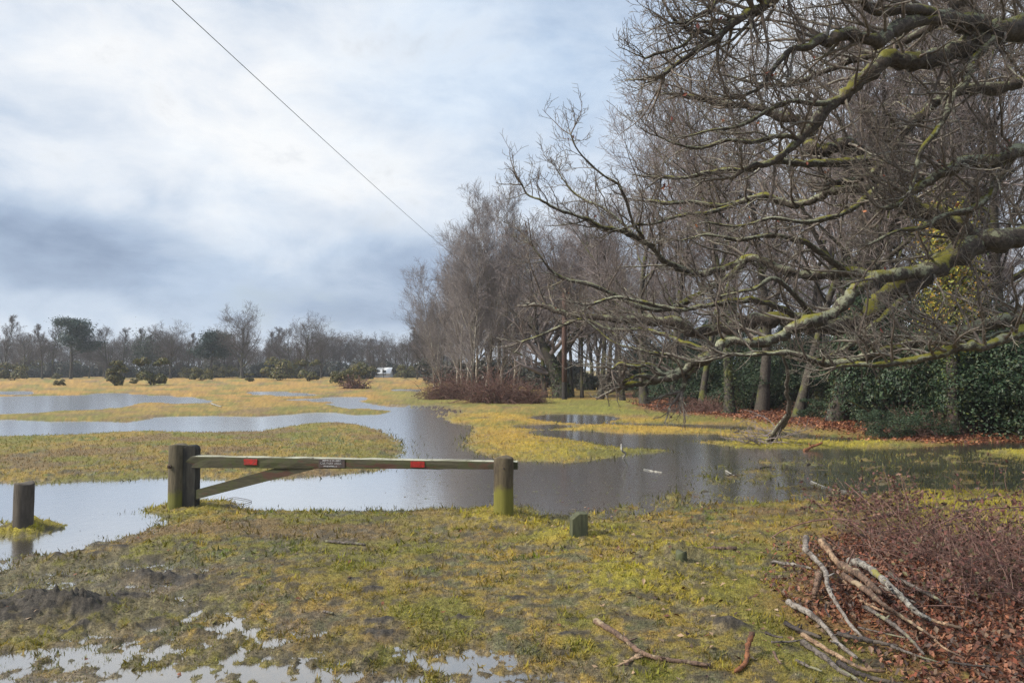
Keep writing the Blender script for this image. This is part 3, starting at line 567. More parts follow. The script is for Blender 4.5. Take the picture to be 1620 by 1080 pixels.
# far treeline, left to right
FAR = [(8,128,492,'fb','hazy tree at the far left edge of the field'),(36,132,528,'fc','low hazy tree beside the leftmost one'),(67,126,508,'fb','slim birch like tree left of the dark pine'),(84,130,500,'fb','tall thin tree touching the left side of the dark pine'),
       (141,138,535,'fb','thin tree just right of the dark pine'),(168,126,519,'fc','crooked oak leaning left between pine and gorse'),(196,134,514,'fb','spindly tree above the big gorse bush'),(216,138,514,'fb','thin birch top above the ivy covered tree'),
       (252,136,527,'fa','bare tree behind the ivy covered one'),(270,128,521,'fa','round crowned oak midway to the second pine'),(298,136,522,'fb','slim tree left of the second pine'),(354,138,526,'fa','bare tree half hidden by the big round oak'),
       (383,126,497,'fa','tallest far oak with a wide round crown'),(424,134,520,'fb','slim tree right of the tallest far oak'),(440,138,512,'fb','slender birch in the far row'),(458,132,520,'fc','twisted tree left of the second round oak'),
       (486,126,510,'fa','second round crowned oak, right end of the far row'),(508,138,530,'fa','lower bare tree at the right foot of the second round oak')]
BH = {'fa': 11, 'fb': 11, 'fc': 10}
for i, (u, D, vt, k, lab) in enumerate(FAR):
    p = AT(u, 584, D); s = Hpx(D, vt)/BH[k]*.97
    use(k, lab, (p[0], p[1], .1), i*1.9, (s*1.1, s*1.1, s), 'far trees across the heath', 'far_tree')
for u, D, vt, lab in ((588,138,558,'thin bare tree in front of the white cottage wall'),(607,137,560,'small bare tree before the right end of the white cottage')):
    p = AT(u, 584, D); s = Hpx(D, vt)/11; use('fb', lab, (p[0], p[1], .1), u, s, 'far trees across the heath', 'far_tree')
rg = np.random.default_rng(9)
for i in range(96):
    u = -130+i*8.9; D = rg.uniform(142, 195); vt = rg.uniform(532, 547) if u > 505 else rg.uniform(536, 558); k = ('fa', 'fa', 'fb')[i % 3]
    p = AT(u, 584, D); s = Hpx(D, vt)/11
    use(k, 'bare tree in the dense low belt of woods on the horizon', (p[0], p[1], .1), rg.uniform(0, 6), (s*1.25, s*1.25, s), 'belt of woods on the horizon', 'far_tree')

# foliage masses ---------------------------------------------------
def cards(P, N, size, rg, pal, up=.3):
    n = len(P); nn_ = nrm(N+rg.normal(0, .42, (n, 3))); a = nrm(np.cross(nn_, rg.normal(size=(n, 3)))); c = np.cross(nn_, a); s = (size*rg.uniform(.6, 1.3, n))[:, None]
    V = np.stack([P-a*s*.5, P-c*s*.28+nn_*s*.08, P+a*s*.5, P+c*s*.28+nn_*s*.08], 1).reshape(-1, 3); b_ = np.arange(n)*4
    T = np.concatenate([np.stack([b_, b_+1, b_+2], 1), np.stack([b_, b_+2, b_+3], 1)]); pal = np.array(pal)
    return V, T, np.repeat(pal[rg.integers(0, len(pal), n)]*rg.uniform(.6, 1.4, n)[:, None], 4, 0)
def bush_geo(W_, Hh, nl, size, pal, seed, lobes=14, vase=0.0, inner=.80):
    rg = np.random.default_rng(seed); g = Geo(); cs = []; 
    for i in range(lobes):
        a = rg.uniform(0, 6.28); q = math.sqrt(rg.random())*W_*.36; z = rg.uniform(.10, .74)*Hh*(1 if i > lobes*.3 else .35); q *= (1-vase)+vase*2.0*z/Hh
        cs.append((q*math.cos(a), q*math.sin(a), z, rg.uniform(.10, .27)*W_*(1-vase*.3)*(1.0 if z < Hh*.55 else .75)))
    cs = np.array(cs); i = rg.integers(0, lobes, nl); d = nrm(rg.normal(size=(nl, 3))); d[:, 2] = np.abs(d[:, 2])*.9+d[:, 2]*.1; rr = cs[i, 3]*(inner+(1-inner)*rg.random(nl)**.5)*(.85+.3*vn(d[:, 0]*4+i, d[:, 1]*4+d[:, 2]*3, seed))
    P = cs[i, :3]+d*rr[:, None]; P[:, 2] = np.where(P[:, 2] < .03, rg.uniform(.03, .35, nl), P[:, 2]); V, T, c = cards(P, d, size, rg, pal); g.add(V, None, T, c); return g, cs
HOLLY = ((.013, .029, .014), (.021, .043, .020), (.031, .056, .026), (.055, .085, .045), (.008, .018, .008), (.045, .055, .02))
BP = {}
def bush_proto(key, W_, Hh, nl, size, pal, seed, mat_, stemm, **k):
    g, cs = bush_geo(W_, Hh, nl, size, pal, seed, **k); f = g.ob('foliage', mat_, None, False)
    s = np.zeros((len(cs), 3)); s[:, :2] = cs[:, :2]*.12; e_ = cs[:, :3]; mid = (s+e_)/2; mid[:, :2] *= .8
    P = np.stack([s, mid, e_], 1); V, Q, T = tubes(P, np.tile([.03, .02, .008], (len(cs), 1))*Hh/2.5, 4); gg = Geo(); gg.add(V, Q); st = gg.ob('stems', stemm); BP[key] = [st, f, False]
def bush(key, label, loc, rz, scale, name='bush', cat='shrub', group=None):
    t = thing(name, label, cat, loc, rz, group, scale); st, f, used = BP[key]
    if not used: st.parent = t; f.parent = t; BP[key][2] = True
    else: share('stems', st, t); share('foliage', f, t)
    return t
bush_proto('h1', 3.4, 3.0, 12000, .075, HOLLY, 31, M_leaf, M_wood, lobes=26)
bush_proto('h2', 3.0, 2.2, 9000, .07, HOLLY, 32, M_leaf, M_wood, lobes=16)
bush_proto('h3', 2.8, 4.2, 12000, .08, HOLLY, 33, M_leaf, M_wood, lobes=34)
GORSE = ((.075, .08, .024), (.12, .115, .03), (.05, .06, .026), (.18, .15, .035), (.08, .06, .03))
bush_proto('g1', 3.0, 2.6, 5000, .22, GORSE, 41, M_leaf, M_wood, lobes=12, vase=.6)
bush_proto('g2', 3.4, 1.9, 4500, .20, GORSE, 42, M_leaf, M_wood, lobes=12)
bush_proto('g3', 2.3, 3.1, 7000, .20, GORSE, 47, M_leaf, M_wood, lobes=34, vase=.55)
SCRUB = ((.035, .04, .03), (.05, .045, .035), (.06, .05, .04), (.03, .04, .022))
bush_proto('s1', 5.0, 3.2, 4500, .34, SCRUB, 43, M_leaf, M_wood, lobes=14)
HO = [(1040,632,'h2',1.0,'low holly bush at the left end of the holly row'),(1075,640,'h2',1.1,'small glossy holly bush above the red leaf bank'),(1110,642,'h1',1.0,'rounded holly below the snag of the oak'),(1150,640,'h3',.85,'tall holly behind the left dark trunk'),
      (1185,648,'h1',1.0,'broad holly left of the hanging branch'),(1225,646,'h1',1.0,'holly directly behind the hanging branch'),(1270,650,'h3',.8,'tall holly behind the pale leaning trunk'),(1300,662,'h2',.55,'little holly at the foot of the mossy trunk'),
      (1365,668,'h1',.9,'holly just right of the thick mossy trunk'),(1400,690,'h2',.48,'small pale leaved holly at the edge of the red leaves'),(1420,674,'h1',1.05,'large holly in front of the dark hollow'),(1450,686,'h2',.62,'low holly around the thin yellow stem'),
      (1490,676,'h3',.85,'tall dark holly left of the right hand mass'),(1530,682,'h1',1.0,'holly at the back of the flooded corner'),(1575,686,'h1',1.05,'big glossy holly near the right edge'),(1625,690,'h3',.80,'holly cut off by the right edge of the view'),(1690,694,'h1',1.1,'holly outside the right edge')]
for i, (u, v, k, s, lab) in enumerate(HO):
    bush(k, lab, at_ground(u, v+(1 if u < 1330 else 2)), i*2.4, (s*1.1, s*1.1, s*(.75, 1.25, .9, 1.5, .7, 1.1, 1.35)[i % 7]), 'holly_bush', 'holly', 'holly bushes along the wood')
rg = np.random.default_rng(14)
for i in range(66):
    q = rg.random(); Y = 22+q*50; ex = np.interp(Y, wx[::-1, 1], wx[::-1, 0]); X = ex+rg.uniform(2.2, 13)
    bush(('h1', 'h3', 'h3')[i % 3], 'dark holly in the shade inside the wood', (X, Y, 0), rg.uniform(0, 6), rg.uniform(.8, 1.45), 'holly_bush', 'holly', 'hollies inside the wood')
GO = [(183,611,'g3',1.0,'big vase shaped gorse bush standing alone on the heath'),(241,610,'g1',1.35,'spreading gorse bush right of the big one'),(95,611,'g2',.34,'tiny gorse clump, nearer of the pair at left'),(90,601,'g2',.5,'small gorse clump, farther of the pair at left'),
      (20,603,'g2',1.3,'low wide gorse at the far left'),(45,598,'g2',1.9,'dark mound of gorse at the left below the hazy trees'),(110,597,'g2',1.7,'dark gorse beneath the pine'),(143,596,'g2',1.2,'low gorse left of the big bush'),(296,600,'g2',1.0,'gorse with orange blossom right of the spreading bush'),
      (317,604,'g2',.95,'round dark gorse in front of the second pine'),(340,599,'g2',1.2,'gorse left of the small lone one'),(395,605,'g1',.52,'small lone gorse, upright, in mid field'),(362,599,'g2',1.2,'low gorse under the tallest far oak'),(443,603,'g2',1.7,'broad gorse, left of the olive pair'),
      (470,600,'g1',1.6,'gorse, middle of the olive group'),(488,604,'g1',1.35,'gorse with two humps, right of the olive group'),(542,609,'g2',.85,'dome of gorse on the bright grass at centre'),(572,604,'g2',1.3,'yellow flowered gorse left of the white cottage'),(212,609,'g2',.3,'tiny gorse between the two biggest bushes'),
      (640,600,'g2',1.2,'green gorse right of the white cottage'),(665,598,'s1',.9,'green scrub at the far end of the grass'),(690,601,'g2',1.1,'scrub beside the far side of the birch clump')]
for i, (u, v, k, s, lab) in enumerate(GO): bush(k, lab, at_ground(u, v), i*1.3, s, 'gorse_bush', 'gorse', 'gorse bushes on the heath')
rg = np.random.default_rng(15)
for i in range(54):
    u = -150+i*17; D = rg.uniform(134, 168); p = AT(u, 584, D)
    if 540 < u < 590: D = 134
    bush('s1', 'dark scrub at the foot of the far trees', (p[0], p[1], 0), rg.uniform(0, 6), rg.uniform(.7, 1.35), 'scrub_bush', 'shrub', 'scrub below the far trees')
for i, (u, D, s) in enumerate([(700,90,1.1),(735,84,1.0),(765,80,1.1),(800,84,1.1),(835,75,.8),(852,64,.6),(930,62,.6),(905,72,.9),(975,60,.7),(880,80,1.0)]):
    p = AT(u, 584, D); bush('s1', 'dark scrub seen between the birch and wood trunks', (p[0], p[1], 0), i, s, 'scrub_bush', 'shrub', 'scrub behind the birch clump')
# pines
def pine(u, D, vt, label, w, seed):
    rg = np.random.default_rng(seed); p = AT(u, 584, D); Hh = Hpx(D, vt); t = thing('pine_tree', label, 'pine', (p[0], p[1], .05), 0, 'dark pines in the far row')
    P, R = grow(np.zeros((1, 3)), np.array([[.05, 0, 1.]]), Hh*.9, .28, 10, .08, .05, .25); g = Geo(); V, Q, T = tubes(P, R, 7); g.add(V, Q)
    s, d, rr, tt, Lp, _ = spawn(P, R, 22, (55, 85), .42, 1, .15, .4); p1, r1 = grow(s, d, w*.5*(1.15-.75*(tt-.42)/.58)*rg.uniform(.6, 1.1, len(tt)), rr, 5, .15, .06, .3); V, Q, T = tubes(p1, r1, 4); g.add(V, Q); g.ob('trunk', M_wood, t)
    pads = np.concatenate([p1[:, -1], p1[:, 3], p1[:, -2]]); n = 12000; i = rg.integers(0, len(pads), n); o = rg.normal(size=(n, 3))*np.array([.75, .75, .26]); f = Geo()
    V, T, c = cards(pads[i]+o, np.tile([0, 0, 1.], (n, 1)), .32, rg, ((.014, .034, .026), (.024, .05, .036), (.036, .062, .042))); f.add(V, None, T, c); f.ob('crown', M_leaf, t, False)
pine(112, 124, 501, 'dark flat topped pine, taller of the two in the far row', 8.0, 51)
pine(331, 128, 523, 'dark spreading pine left of the tallest far oak', 6.4, 52)
# ivy clad crown of a far tree
p = AT(232, 584, 130); tt_ = thing('ivy_covered_tree', 'dark green ivy covered tree above the spreading gorse bush', 'tree', (p[0], p[1], 0), 0)
share('trunk', PROTO['fb'][0], tt_).scale = (.72,)*3; share('crown', PROTO['fb'][1], tt_).scale = (.72,)*3
rg = np.random.default_rng(61); n = 4500; P = rg.normal(size=(n, 3))*np.array([1.3, 1.3, 1.7])+np.array([0, 0, 4.3]); f = Geo(); V, T, c = cards(P, nrm(rg.normal(size=(n, 3))), .24, rg, ((.03, .045, .025), (.045, .06, .03), (.02, .03, .02))); f.add(V, None, T, c); f.ob('ivy', M_leaf, tt_, False)
# leaning ivy oak beside the pole
base = at_ground(880, 630); t = thing('leaning_oak', 'thick leaning oak with ivied trunk beside the rusty brown pole', 'tree', base, 0)
P = np.array([[.35, 0, 0], [.2, 0, .8], [-.1, .1, 1.7], [-.5, .2, 2.6], [-1.1, .3, 3.6], [-1.5, .5, 4.8]]); P, R = resample(P, [.62, .46, .40, .34, .26, .16], 18); g = Geo(); V, Q, T = tubes(P, R, 10, rough=.08); g.add(V, Q)
P2, R2 = resample(np.array([[-.1, .1, 1.7], [.5, .1, 2.8], [1.2, 0, 3.9], [1.5, .2, 5.2]]), [.28, .24, .18, .1], 12); V, Q, T = tubes(P2, R2, 8, rough=.08); g.add(V, Q); g.ob('trunk', M_wood, t)
cg = Geo()
for PP, RR in ((P[None], R[None]), (P2[None], R2[None])):
    s, d, rr, q, Lp, _ = spawn(PP, RR, 12, (40, 80), .35, 1, .3, .5); a1_, b1_ = grow(s, d, 3.6*RNG.uniform(.6, 1.1, len(q)), rr, 8, .25, .08, .2, .3); V, Q, T = tubes(a1_, b1_, 5); cg.add(V, Q)
    s, d, rr, q, Lp, _ = spawn(a1_, b1_, 8, (30, 65), .15, 1, .1, .55); a2_, b2_ = grow(s, d, Lp*.45, np.maximum(rr, .014), 5, .25, .06, .3); V, Q, T = tubes(a2_, b2_, 4); cg.add(V, Q)
    s, d, rr, q, Lp, _ = spawn(a2_, b2_, 8, (30, 65), .15, 1, .1, .55); a3_, b3_ = grow(s, d, Lp*.5, .010, 3, .22, .06, .5); V, Q, T = tubes(a3_, b3_, 3); cg.add(V, Q)
cg.ob('crown', M_woodtw, t)
def ivy_on(P, R, parent, n, seed, pal, size=.09, spread=.16, name='ivy'):
    rg = np.random.default_rng(seed); i = rg.integers(0, len(P), n); d = nrm(rg.normal(size=(n, 3))); X = P[i]+d*(R[i]+spread*rg.random(n))[:, None]; f = Geo(); V, T, c = cards(X, d, size, rg, pal); f.add(V, None, T, c); return f.ob(name, M_leaf, parent, False)
ivy_on(P[:9], R[:9], t, 1500, 71, ((.03, .05, .02), (.05, .07, .025), (.02, .03, .015)), .13, .12)
for o_ in [o for o in C.objects if o.type == 'EMPTY' and ('thick mossy' in o.get('label', '') or 'dark trunk behind the holly' in o.get('label', '') or 'ivy grown tree' in o.get('label', ''))]:
    zz = np.linspace(.05, 4.2, 16); Pz = np.stack([zz*0, zz*0, zz], 1); ivy_on(Pz, np.linspace(.24, .13, 16), o_, 2600, int(zz[3]*10)+len(o_['label']), ((.03, .05, .02), (.055, .075, .025), (.018, .03, .014), (.09, .10, .03)), .075, .10)
# yellow green ivy column on a tree behind the oak
base = np.array(at_ground(1508, 690)); t = thing('ivy_column', 'tree stem wrapped in yellow green ivy below the big oak limb', 'tree', base, 0)
P, R = grow(np.zeros((1, 3)), np.array([[.02, 0, 1.]]), 8.5, .16, 12, .06, .05, .4); g = Geo(); V, Q, T = tubes(P, R, 7); g.add(V, Q)
s, d, rr, q, Lp, _ = spawn(P, R, 14, (40, 80), .3, 1, .2, .5); a1_, b1_ = grow(s, d, 1.6, rr*.6, 5, .3, .05, .3); V, Q, T = tubes(a1_, b1_, 4); g.add(V, Q); g.ob('trunk', M_wood, t)
YI = ((.26, .23, .03), (.17, .18, .03), (.34, .28, .035), (.09, .11, .03), (.26, .15, .03))
ivy_on(P[0][4:9], R[0][4:9], t, 5200, 72, YI, .10, .85)
ivy_on(P[0][1:7], R[0][1:7], t, 1500, 73, ((.04, .06, .02), (.09, .11, .025)), .08, .35)

# ------------------------------------------------------------------ the great oak on the right
oak_p = AT(1835, 584, 13.2); OX, OY = oak_p[0], oak_p[1]
oak = thing('oak_tree', 'great spreading oak whose mossy limbs sweep in low over the flood from the right', 'oak', (0, 0, 0), 0)
P, R = resample(np.array([[OX, OY, -.2], [OX, OY, .6], [OX-.05, OY+.05, 2.2], [OX+.1, OY, 4.2], [OX+.0, OY+.1, 6.4], [OX+.3, OY, 8.6], [OX+.2, OY+.3, 11.5]]), [.85, .62, .55, .52, .45, .34, .16], 28)
V, Q, T = tubes(P, R, 16, rough=.05); g = Geo(); g.add(V, Q); g.ob('trunk', M_oakbig, oak)
TR = lambda z: (OX, OY, z)
# every limb: width px at start and end, points (u, v, depth)
LIMBS = [
 (44, 34, TR(3.6), [(1720,350,12.8),(1640,366,12.3),(1590,378,12.1),(1545,385,12),(1515,400,11.9),(1490,418,11.8),(1462,436,11.7)]),
 (34, 9, None, [(1462,436,11.7),(1425,455,11.7),(1400,470,11.7),(1378,496,11.7),(1350,514,11.7),(1300,519,11.8),(1261,508,11.9),(1222,505,12),(1197,508,12),(1165,516,12.1),(1132,521,12.2),(1097,527,12.3),(1079,511,12.3),(1040,507,12.4),(1000,506,12.5),(965,504,12.6),(930,500,12.7),(890,495,12.8),(858,482,12.9)]),
 (24, 9, None, [(1470,428,11.7),(1440,432,11.5),(1400,438,11.3),(1375,446,11.2),(1350,462,11.1),(1335,480,11),(1310,500,11),(1275,510,10.9),(1250,522,10.9),(1235,533,10.9),(1210,541,10.8),(1180,541,10.8),(1152,538,10.8),(1137,550,10.7),(1120,568,10.7),(1100,580,10.7),(1075,588,10.6),(1053,596,10.6),(1032,604,10.6),(1000,607,10.6),(985,612,10.6)]),
 (12, 9, None, [(1105,578,10.7),(1090,590,10.65),(1084,602,10.65),(1079,618,10.65)]),
 (11, 4, None, [(1075,587,10.6),(1048,592,10.5),(1030,578,10.5),(1003,580,10.4),(981,575,10.4),(968,584,10.4)]),
 (16, 5, None, [(1125,563,10.7),(1108,567,10.6),(1092,578,10.6),(1068,595,10.55),(1040,600,10.5),(1018,594,10.5),(1000,598,10.5),(984,605,10.5)]),
 (12, 3, None, [(1440,462,11.7),(1400,500,11.5),(1372,522,11.4),(1345,545,11.3),(1315,562,11.2),(1290,574,11.1),(1262,570,11.1)]),
 (23, 6, TR(2.6), [(1720,470,11.5),(1640,497,11),(1600,505,10.8),(1550,516,10.7),(1510,529,10.6),(1470,540,10.6),(1430,546,10.6),(1400,555,10.5),(1370,565,10.5),(1340,573,10.4),(1310,576,10.4),(1290,570,10.3),(1265,562,10.3),(1240,557,10.3),(1200,560,10.3),(1150,561,10.3)]),
 (20, 6, TR(2.3), [(1720,495,11),(1640,518,10.4),(1600,531,10.2),(1556,548,10),(1530,546,10),(1500,556,10),(1470,565,10),(1430,572,10),(1390,577,10),(1350,577,10),(1322,580,10)]),
 (8, 4, None, [(1620,520,10.8),(1580,527,10.7),(1545,540,10.6),(1510,548,10.5),(1480,560,10.5)]),
 (34, 8, None, [(1560,384,12),(1520,366,12),(1490,350,12),(1459,335,12),(1430,318,12),(1410,308,12),(1395,290,12.1),(1380,265,12.2),(1365,245,12.3),(1347,228,12.3),(1322,234,12.3),(1302,241,12.3),(1286,237,12.3),(1280,222,12.4),(1280,206,12.4),(1265,193,12.5),(1247,187,12.5),(1224,182,12.6),(1205,172,12.6),(1180,168,12.7),(1150,166,12.7),(1110,156,12.8),(1080,150,12.8)]),
 (15, 5, None, [(1372,252,12.2),(1345,256,12),(1300,258,11.9),(1265,258,11.8),(1230,254,11.7),(1200,263,11.6),(1175,268,11.5),(1140,270,11.4),(1110,276,11.4),(1080,282,11.3),(1050,280,11.3)]),
 (16, 5, None, [(1410,312,12),(1372,299,12.2),(1320,300,12.4),(1302,308,12.5),(1284,318,12.6),(1256,324,12.7),(1228,315,12.8),(1210,310,12.8),(1184,315,12.9),(1158,322,13),(1132,326,13),(1091,319,13.1),(1060,322,13.1),(1030,318,13.2)]),
 (52, 30, TR(6.2), [(1720,50,12),(1640,40,11.4),(1600,46,11.2),(1575,50,11.1),(1551,52,11)]),
 (34, 7, None, [(1551,56,11),(1524,76,10.9),(1496,84,10.8),(1468,93,10.7),(1431,97,10.6),(1405,93,10.5),(1390,105,10.4),(1372,120,10.4),(1348,139,10.3),(1329,157,10.3),(1305,175,10.2),(1285,200,10.2),(1268,217,10.2),(1245,240,10.1),(1220,258,10.1),(1190,262,10),(1160,280,10)]),
 (28, 6, None, [(1560,46,11),(1516,33,10.6),(1487,31,10.4),(1450,33,10.2),(1424,40,10),(1400,57,9.9),(1385,67,9.8),(1357,57,9.7),(1338,54,9.7),(1320,62,9.6),(1309,68,9.6),(1298,61,9.6),(1279,74,9.5),(1251,80,9.5),(1237,93,9.5),(1220,113,9.4),(1205,137,9.4),(1180,150,9.4)]),
 (26, 14, None, [(1560,46,11),(1535,25,11),(1520,8,11),(1500,-15,11),(1460,-60,11.1)]),
 (18, 10, None, [(1500,28,10.5),(1468,17,10.2),(1431,14,10),(1394,20,9.9),(1375,14,9.8),(1364,-4,9.7),(1345,-40,9.6)]),
 (22, 7, TR(8), [(1600,-160,11.5),(1450,-110,10.5),(1330,-70,9.8),(1260,-25,9.5),(1222,0,9.4),(1205,13,9.3),(1187,19,9.3),(1168,31,9.2),(1151,44,9.2),(1135,63,9.2),(1113,74,9.1),(1081,94,9.1),(1050,117,9)]),
 (9, 4, None, [(1137,62,9.2),(1127,54,9.15),(1113,50,9.1),(1098,56,9.1),(1076,74,9),(1039,85,9),(1020,92,9)]),
 (7, 3, None, [(1104,53,9.1),(1094,50,9.1),(1066,31,9),(1053,9,9),(1042,-8,9)]),
 (12, 4, None, [(1260,-25,9.5),(1200,-20,9.3),(1139,0,9.2),(1124,15,9.1),(1101,26,9.1),(1085,37,9),(1060,36,9)]),
 (24, 9, TR(5), [(1720,212,11.8),(1640,232,11.2),(1600,243,11),(1577,253,11),(1530,255,10.9),(1505,267,10.8),(1480,280,10.8),(1460,292,10.7),(1440,304,10.7),(1425,320,10.6),(1400,330,10.6)]),
 (15, 6, None, [(1590,46,11.1),(1570,62,11),(1553,80,10.8),(1540,95,10.8),(1533,115,10.7),(1525,135,10.6),(1505,155,10.6),(1500,175,10.5),(1490,195,10.5),(1475,215,10.4),(1457,238,10.4),(1450,262,10.4),(1448,282,10.4),(1440,302,10.3)]),
 (22, 9, TR(5.8), [(1720,110,12.6),(1650,122,12.4),(1620,127,12.3),(1588,139,12.3),(1542,141,12.2),(1505,146,12.1),(1480,165,12),(1455,185,12),(1435,205,12),(1415,235,12),(1400,255,12),(1385,270,12),(1355,285,12),(1320,290,12)]),
 (18, 3, None, [(1462,432,11.7),(1420,434,11.8),(1380,435,11.9),(1339,430,12),(1313,435,12.1),(1275,435,12.2),(1248,430,12.2),(1222,420,12.3),(1197,409,12.3),(1178,412,12.4),(1145,425,12.4),(1112,433,12.4),(1092,432,12.4),(1069,422,12.3),(1048,413,12.2),(1040,399,12.1),(1022,383,12),(996,371,11.9),(975,363,11.8),(950,359,11.7),(931,347,11.6),(903,339,11.5),(875,328,11.5),(857,317,11.4),(835,308,11.4),(826,292,11.4)]),
 (6, 2.5, None, [(1022,383,12),(1012,368,11.8),(1000,350,11.7),(992,324,11.6),(983,300,11.5),(974,289,11.5),(953,276,11.4),(935,261,11.4),(912,235,11.3),(903,213,11.3)]),
 (5, 2.5, None, [(1000,368,11.9),(977,347,12),(953,328,12.1),(931,319,12.2),(909,306,12.3),(895,290,12.3),(883,272,12.4)]),
 (7, 3, None, [(1160,325,13),(1120,337,12.6),(1088,339,12.4),(1061,345,12.2),(1033,354,12),(1005,356,11.8),(970,366,11.8)]),
 (9, 3.5, None, [(1160,540,10.8),(1124,552,10.9),(1079,541,11),(1048,528,11.2),(1014,521,11.3),(965,521,11.5),(924,505,11.7),(890,515,11.8),(854,531,11.9),(825,540,12)]),
 (12, 3.5, None, [(1178,413,12.4),(1150,440,12.3),(1120,456,12.2),(1092,474,12.1),(1053,490,12),(1017,487,11.9),(976,469,11.9),(937,451,11.8),(885,438,11.8),(859,412,11.7),(843,390,11.7)]),
 (12, 4.5, None, [(1268,507,11.9),(1235,487,11.7),(1210,479,11.6),(1184,474,11.5),(1145,479,11.4),(1106,485,11.4),(1079,490,11.3),(1040,484,11.3),(1012,477,11.2),(975,470,11.2),(940,480,11.2)]),
 (8, 3, None, [(1105,578,10.7),(1082,584,10.6),(1074,573,10.6),(1058,562,10.6),(1040,560,10.6),(1007,552,10.7),(975,544,10.8),(950,526,10.9),(929,508,11)]),
 (10, 3, None, [(1300,519,11.8),(1260,470,11.4),(1225,440,11.2),(1195,456,11.1),(1170,462,11),(1140,468,11)]),
 (12, 3, None, [(1339,430,12),(1300,400,11.7),(1262,380,11.5),(1215,372,11.3),(1170,380,11.1),(1120,372,11),(1080,380,11)]),
 (10, 3, None, [(1395,290,12.1),(1350,330,11.5),(1310,345,11.2),(1270,352,11),(1220,345,10.9),(1170,358,10.8),(1120,352,10.7)]),
 (10, 3, None, [(1329,157,10.3),(1290,165,10),(1250,160,9.8),(1210,178,9.7),(1170,200,9.6),(1130,205,9.6),(1090,215,9.6)]),
 (9, 3, None, [(1268,217,10.2),(1230,215,10),(1190,225,9.9),(1150,222,9.9),(1110,235,9.9),(1070,228,9.9),(1040,215,9.9)]),
 (14, 4, None, [(1600,243,11),(1570,300,11),(1540,330,10.8),(1500,338,10.7),(1460,360,10.6),(1420,365,10.6),(1380,385,10.6)]),
 (14, 4, None, [(1500,28,10.5),(1440,60,11),(1390,85,11.4),(1340,100,11.6),(1290,120,11.8),(1240,135,12),(1190,130,12.1),(1150,120,12.2)]),
]
limb_pts = []; limb_r = []
for w0, w1, root, pts in LIMBS:
    P = np.array([AT(*q) for q in pts]); D = np.array([q[2] for q in pts]); w = (w0+(w1-w0)*np.linspace(0, 1, len(pts))**1.15)*.95; R = w*D/FPX/2
    if root is not None: P = np.vstack([root, P]); R = np.concatenate([[R[0]*1.25], R])
    n = max(14, int(len(P)*3.2)); P, R = resample(P, R, n); jit = RNG.normal(0, 1, P.shape)*R[:, None]*.16; jit[0] = 0; P = P+jit
    R = R*(1+.14*RNG.normal(size=len(R)).clip(-1.5, 1.5))
    V, Q, T = tubes(P, R, 10 if w0 > 14 else 7, rough=.09); g = Geo(); g.add(V, Q); g.ob('limb', M_oakbig if (root is not None and w0 > 30) or w0 >= 34 or P[:, 2].mean() > 5.6 else M_oak, oak); limb_pts.append(P); limb_r.append(R)
# branches and twigs grown off the limbs
gb = Geo(); gt = Geo(); LV = [[], []]
SKY_L = np.array([-.55, -.05, .35])
for P, R in zip(limb_pts, limb_r):
    seg = np.linalg.norm(np.diff(P, axis=0), axis=1); L = seg.sum(); Pn, Rn = P[None], R[None]
    vis = P[:, 0]/P[:, 1] < .72; n = int(L*5.2)
    s, d, rr, t, Lp, _ = spawn(Pn, Rn, n, (35, 80), .10, 1, .35, .5); ok = s[:, 0]/s[:, 1] < .78; s, d, rr, t = s[ok], d[ok], rr[ok], t[ok]; kk = RNG.random(len(s)) < np.where(s[:, 2] < 3.1, .45, np.where(s[:, 2] < 4.0, .75, 1.0))*np.where(s[:, 0] > 2.6, 1, 1.6); s, d, rr, t = s[kk], d[kk], rr[kk], t[kk]; low = s[:, 2] < 3.0; d[low, 2] = np.abs(d[low, 2])*.5+.1
    ln = np.clip(.48+rr*20, .42, 1.7)*RNG.uniform(.5, 1.15, len(s))
    p2, r2 = grow(s, nrm(d+SKY_L*.28), ln, np.clip(rr, .006, .026), 7, .22, .03, .3, .3, (-.35, 0, .8)); LV[0].append(p2); LV[1].append(r2)
    # keep tips going: a spray at the end of each limb
    s = np.repeat(P[-1:], 4, 0); d = nrm(np.repeat((P[-1]-P[-3])[None], 4, 0)+RNG.normal(0, .08, (4, 3))+SKY_L*.04)
    p2, r2 = grow(s, d, RNG.uniform(.3, .65, 4), max(R[-1]*.75, .006), 7, .22, .04, .3, .3, (-.3, 0, .8)); LV[0].append(p2); LV[1].append(r2)
p2 = np.concatenate(LV[0]); r2 = np.concatenate(LV[1]); V, Q, T = tubes(p2, r2, 4); gb.add(V, Q)
s, d, rr, t, Lp, _ = spawn(p2, r2, 7, (30, 68), .12, 1, .30, .55); p3, r3 = grow(s, d, np.clip(Lp*.42, .18, .75)*RNG.uniform(.6, 1.2, len(t)), np.clip(rr, .0042, .009), 4, .26, .08, .5, .3); V, Q, T = tubes(p3, r3, 3); gt.add(V, Q)
s, d, rr, t, Lp, _ = spawn(p3, r3, 3, (30, 62), .2, 1, .30, .55); p4, r4 = grow(s, d, np.clip(Lp*.42, .07, .28)*RNG.uniform(.6, 1.3, len(t)), .0032, 2, .25, .10, .75); V, Q, T = tubes(p4, r4, 3); gt.add(V, Q)
print('oak', len(p2), len(p3), len(p4))
gb.ob('branches', M_oaktw, oak, True, kind='stuff'); gt.ob('twigs', M_oaktw, oak, True, kind='stuff')
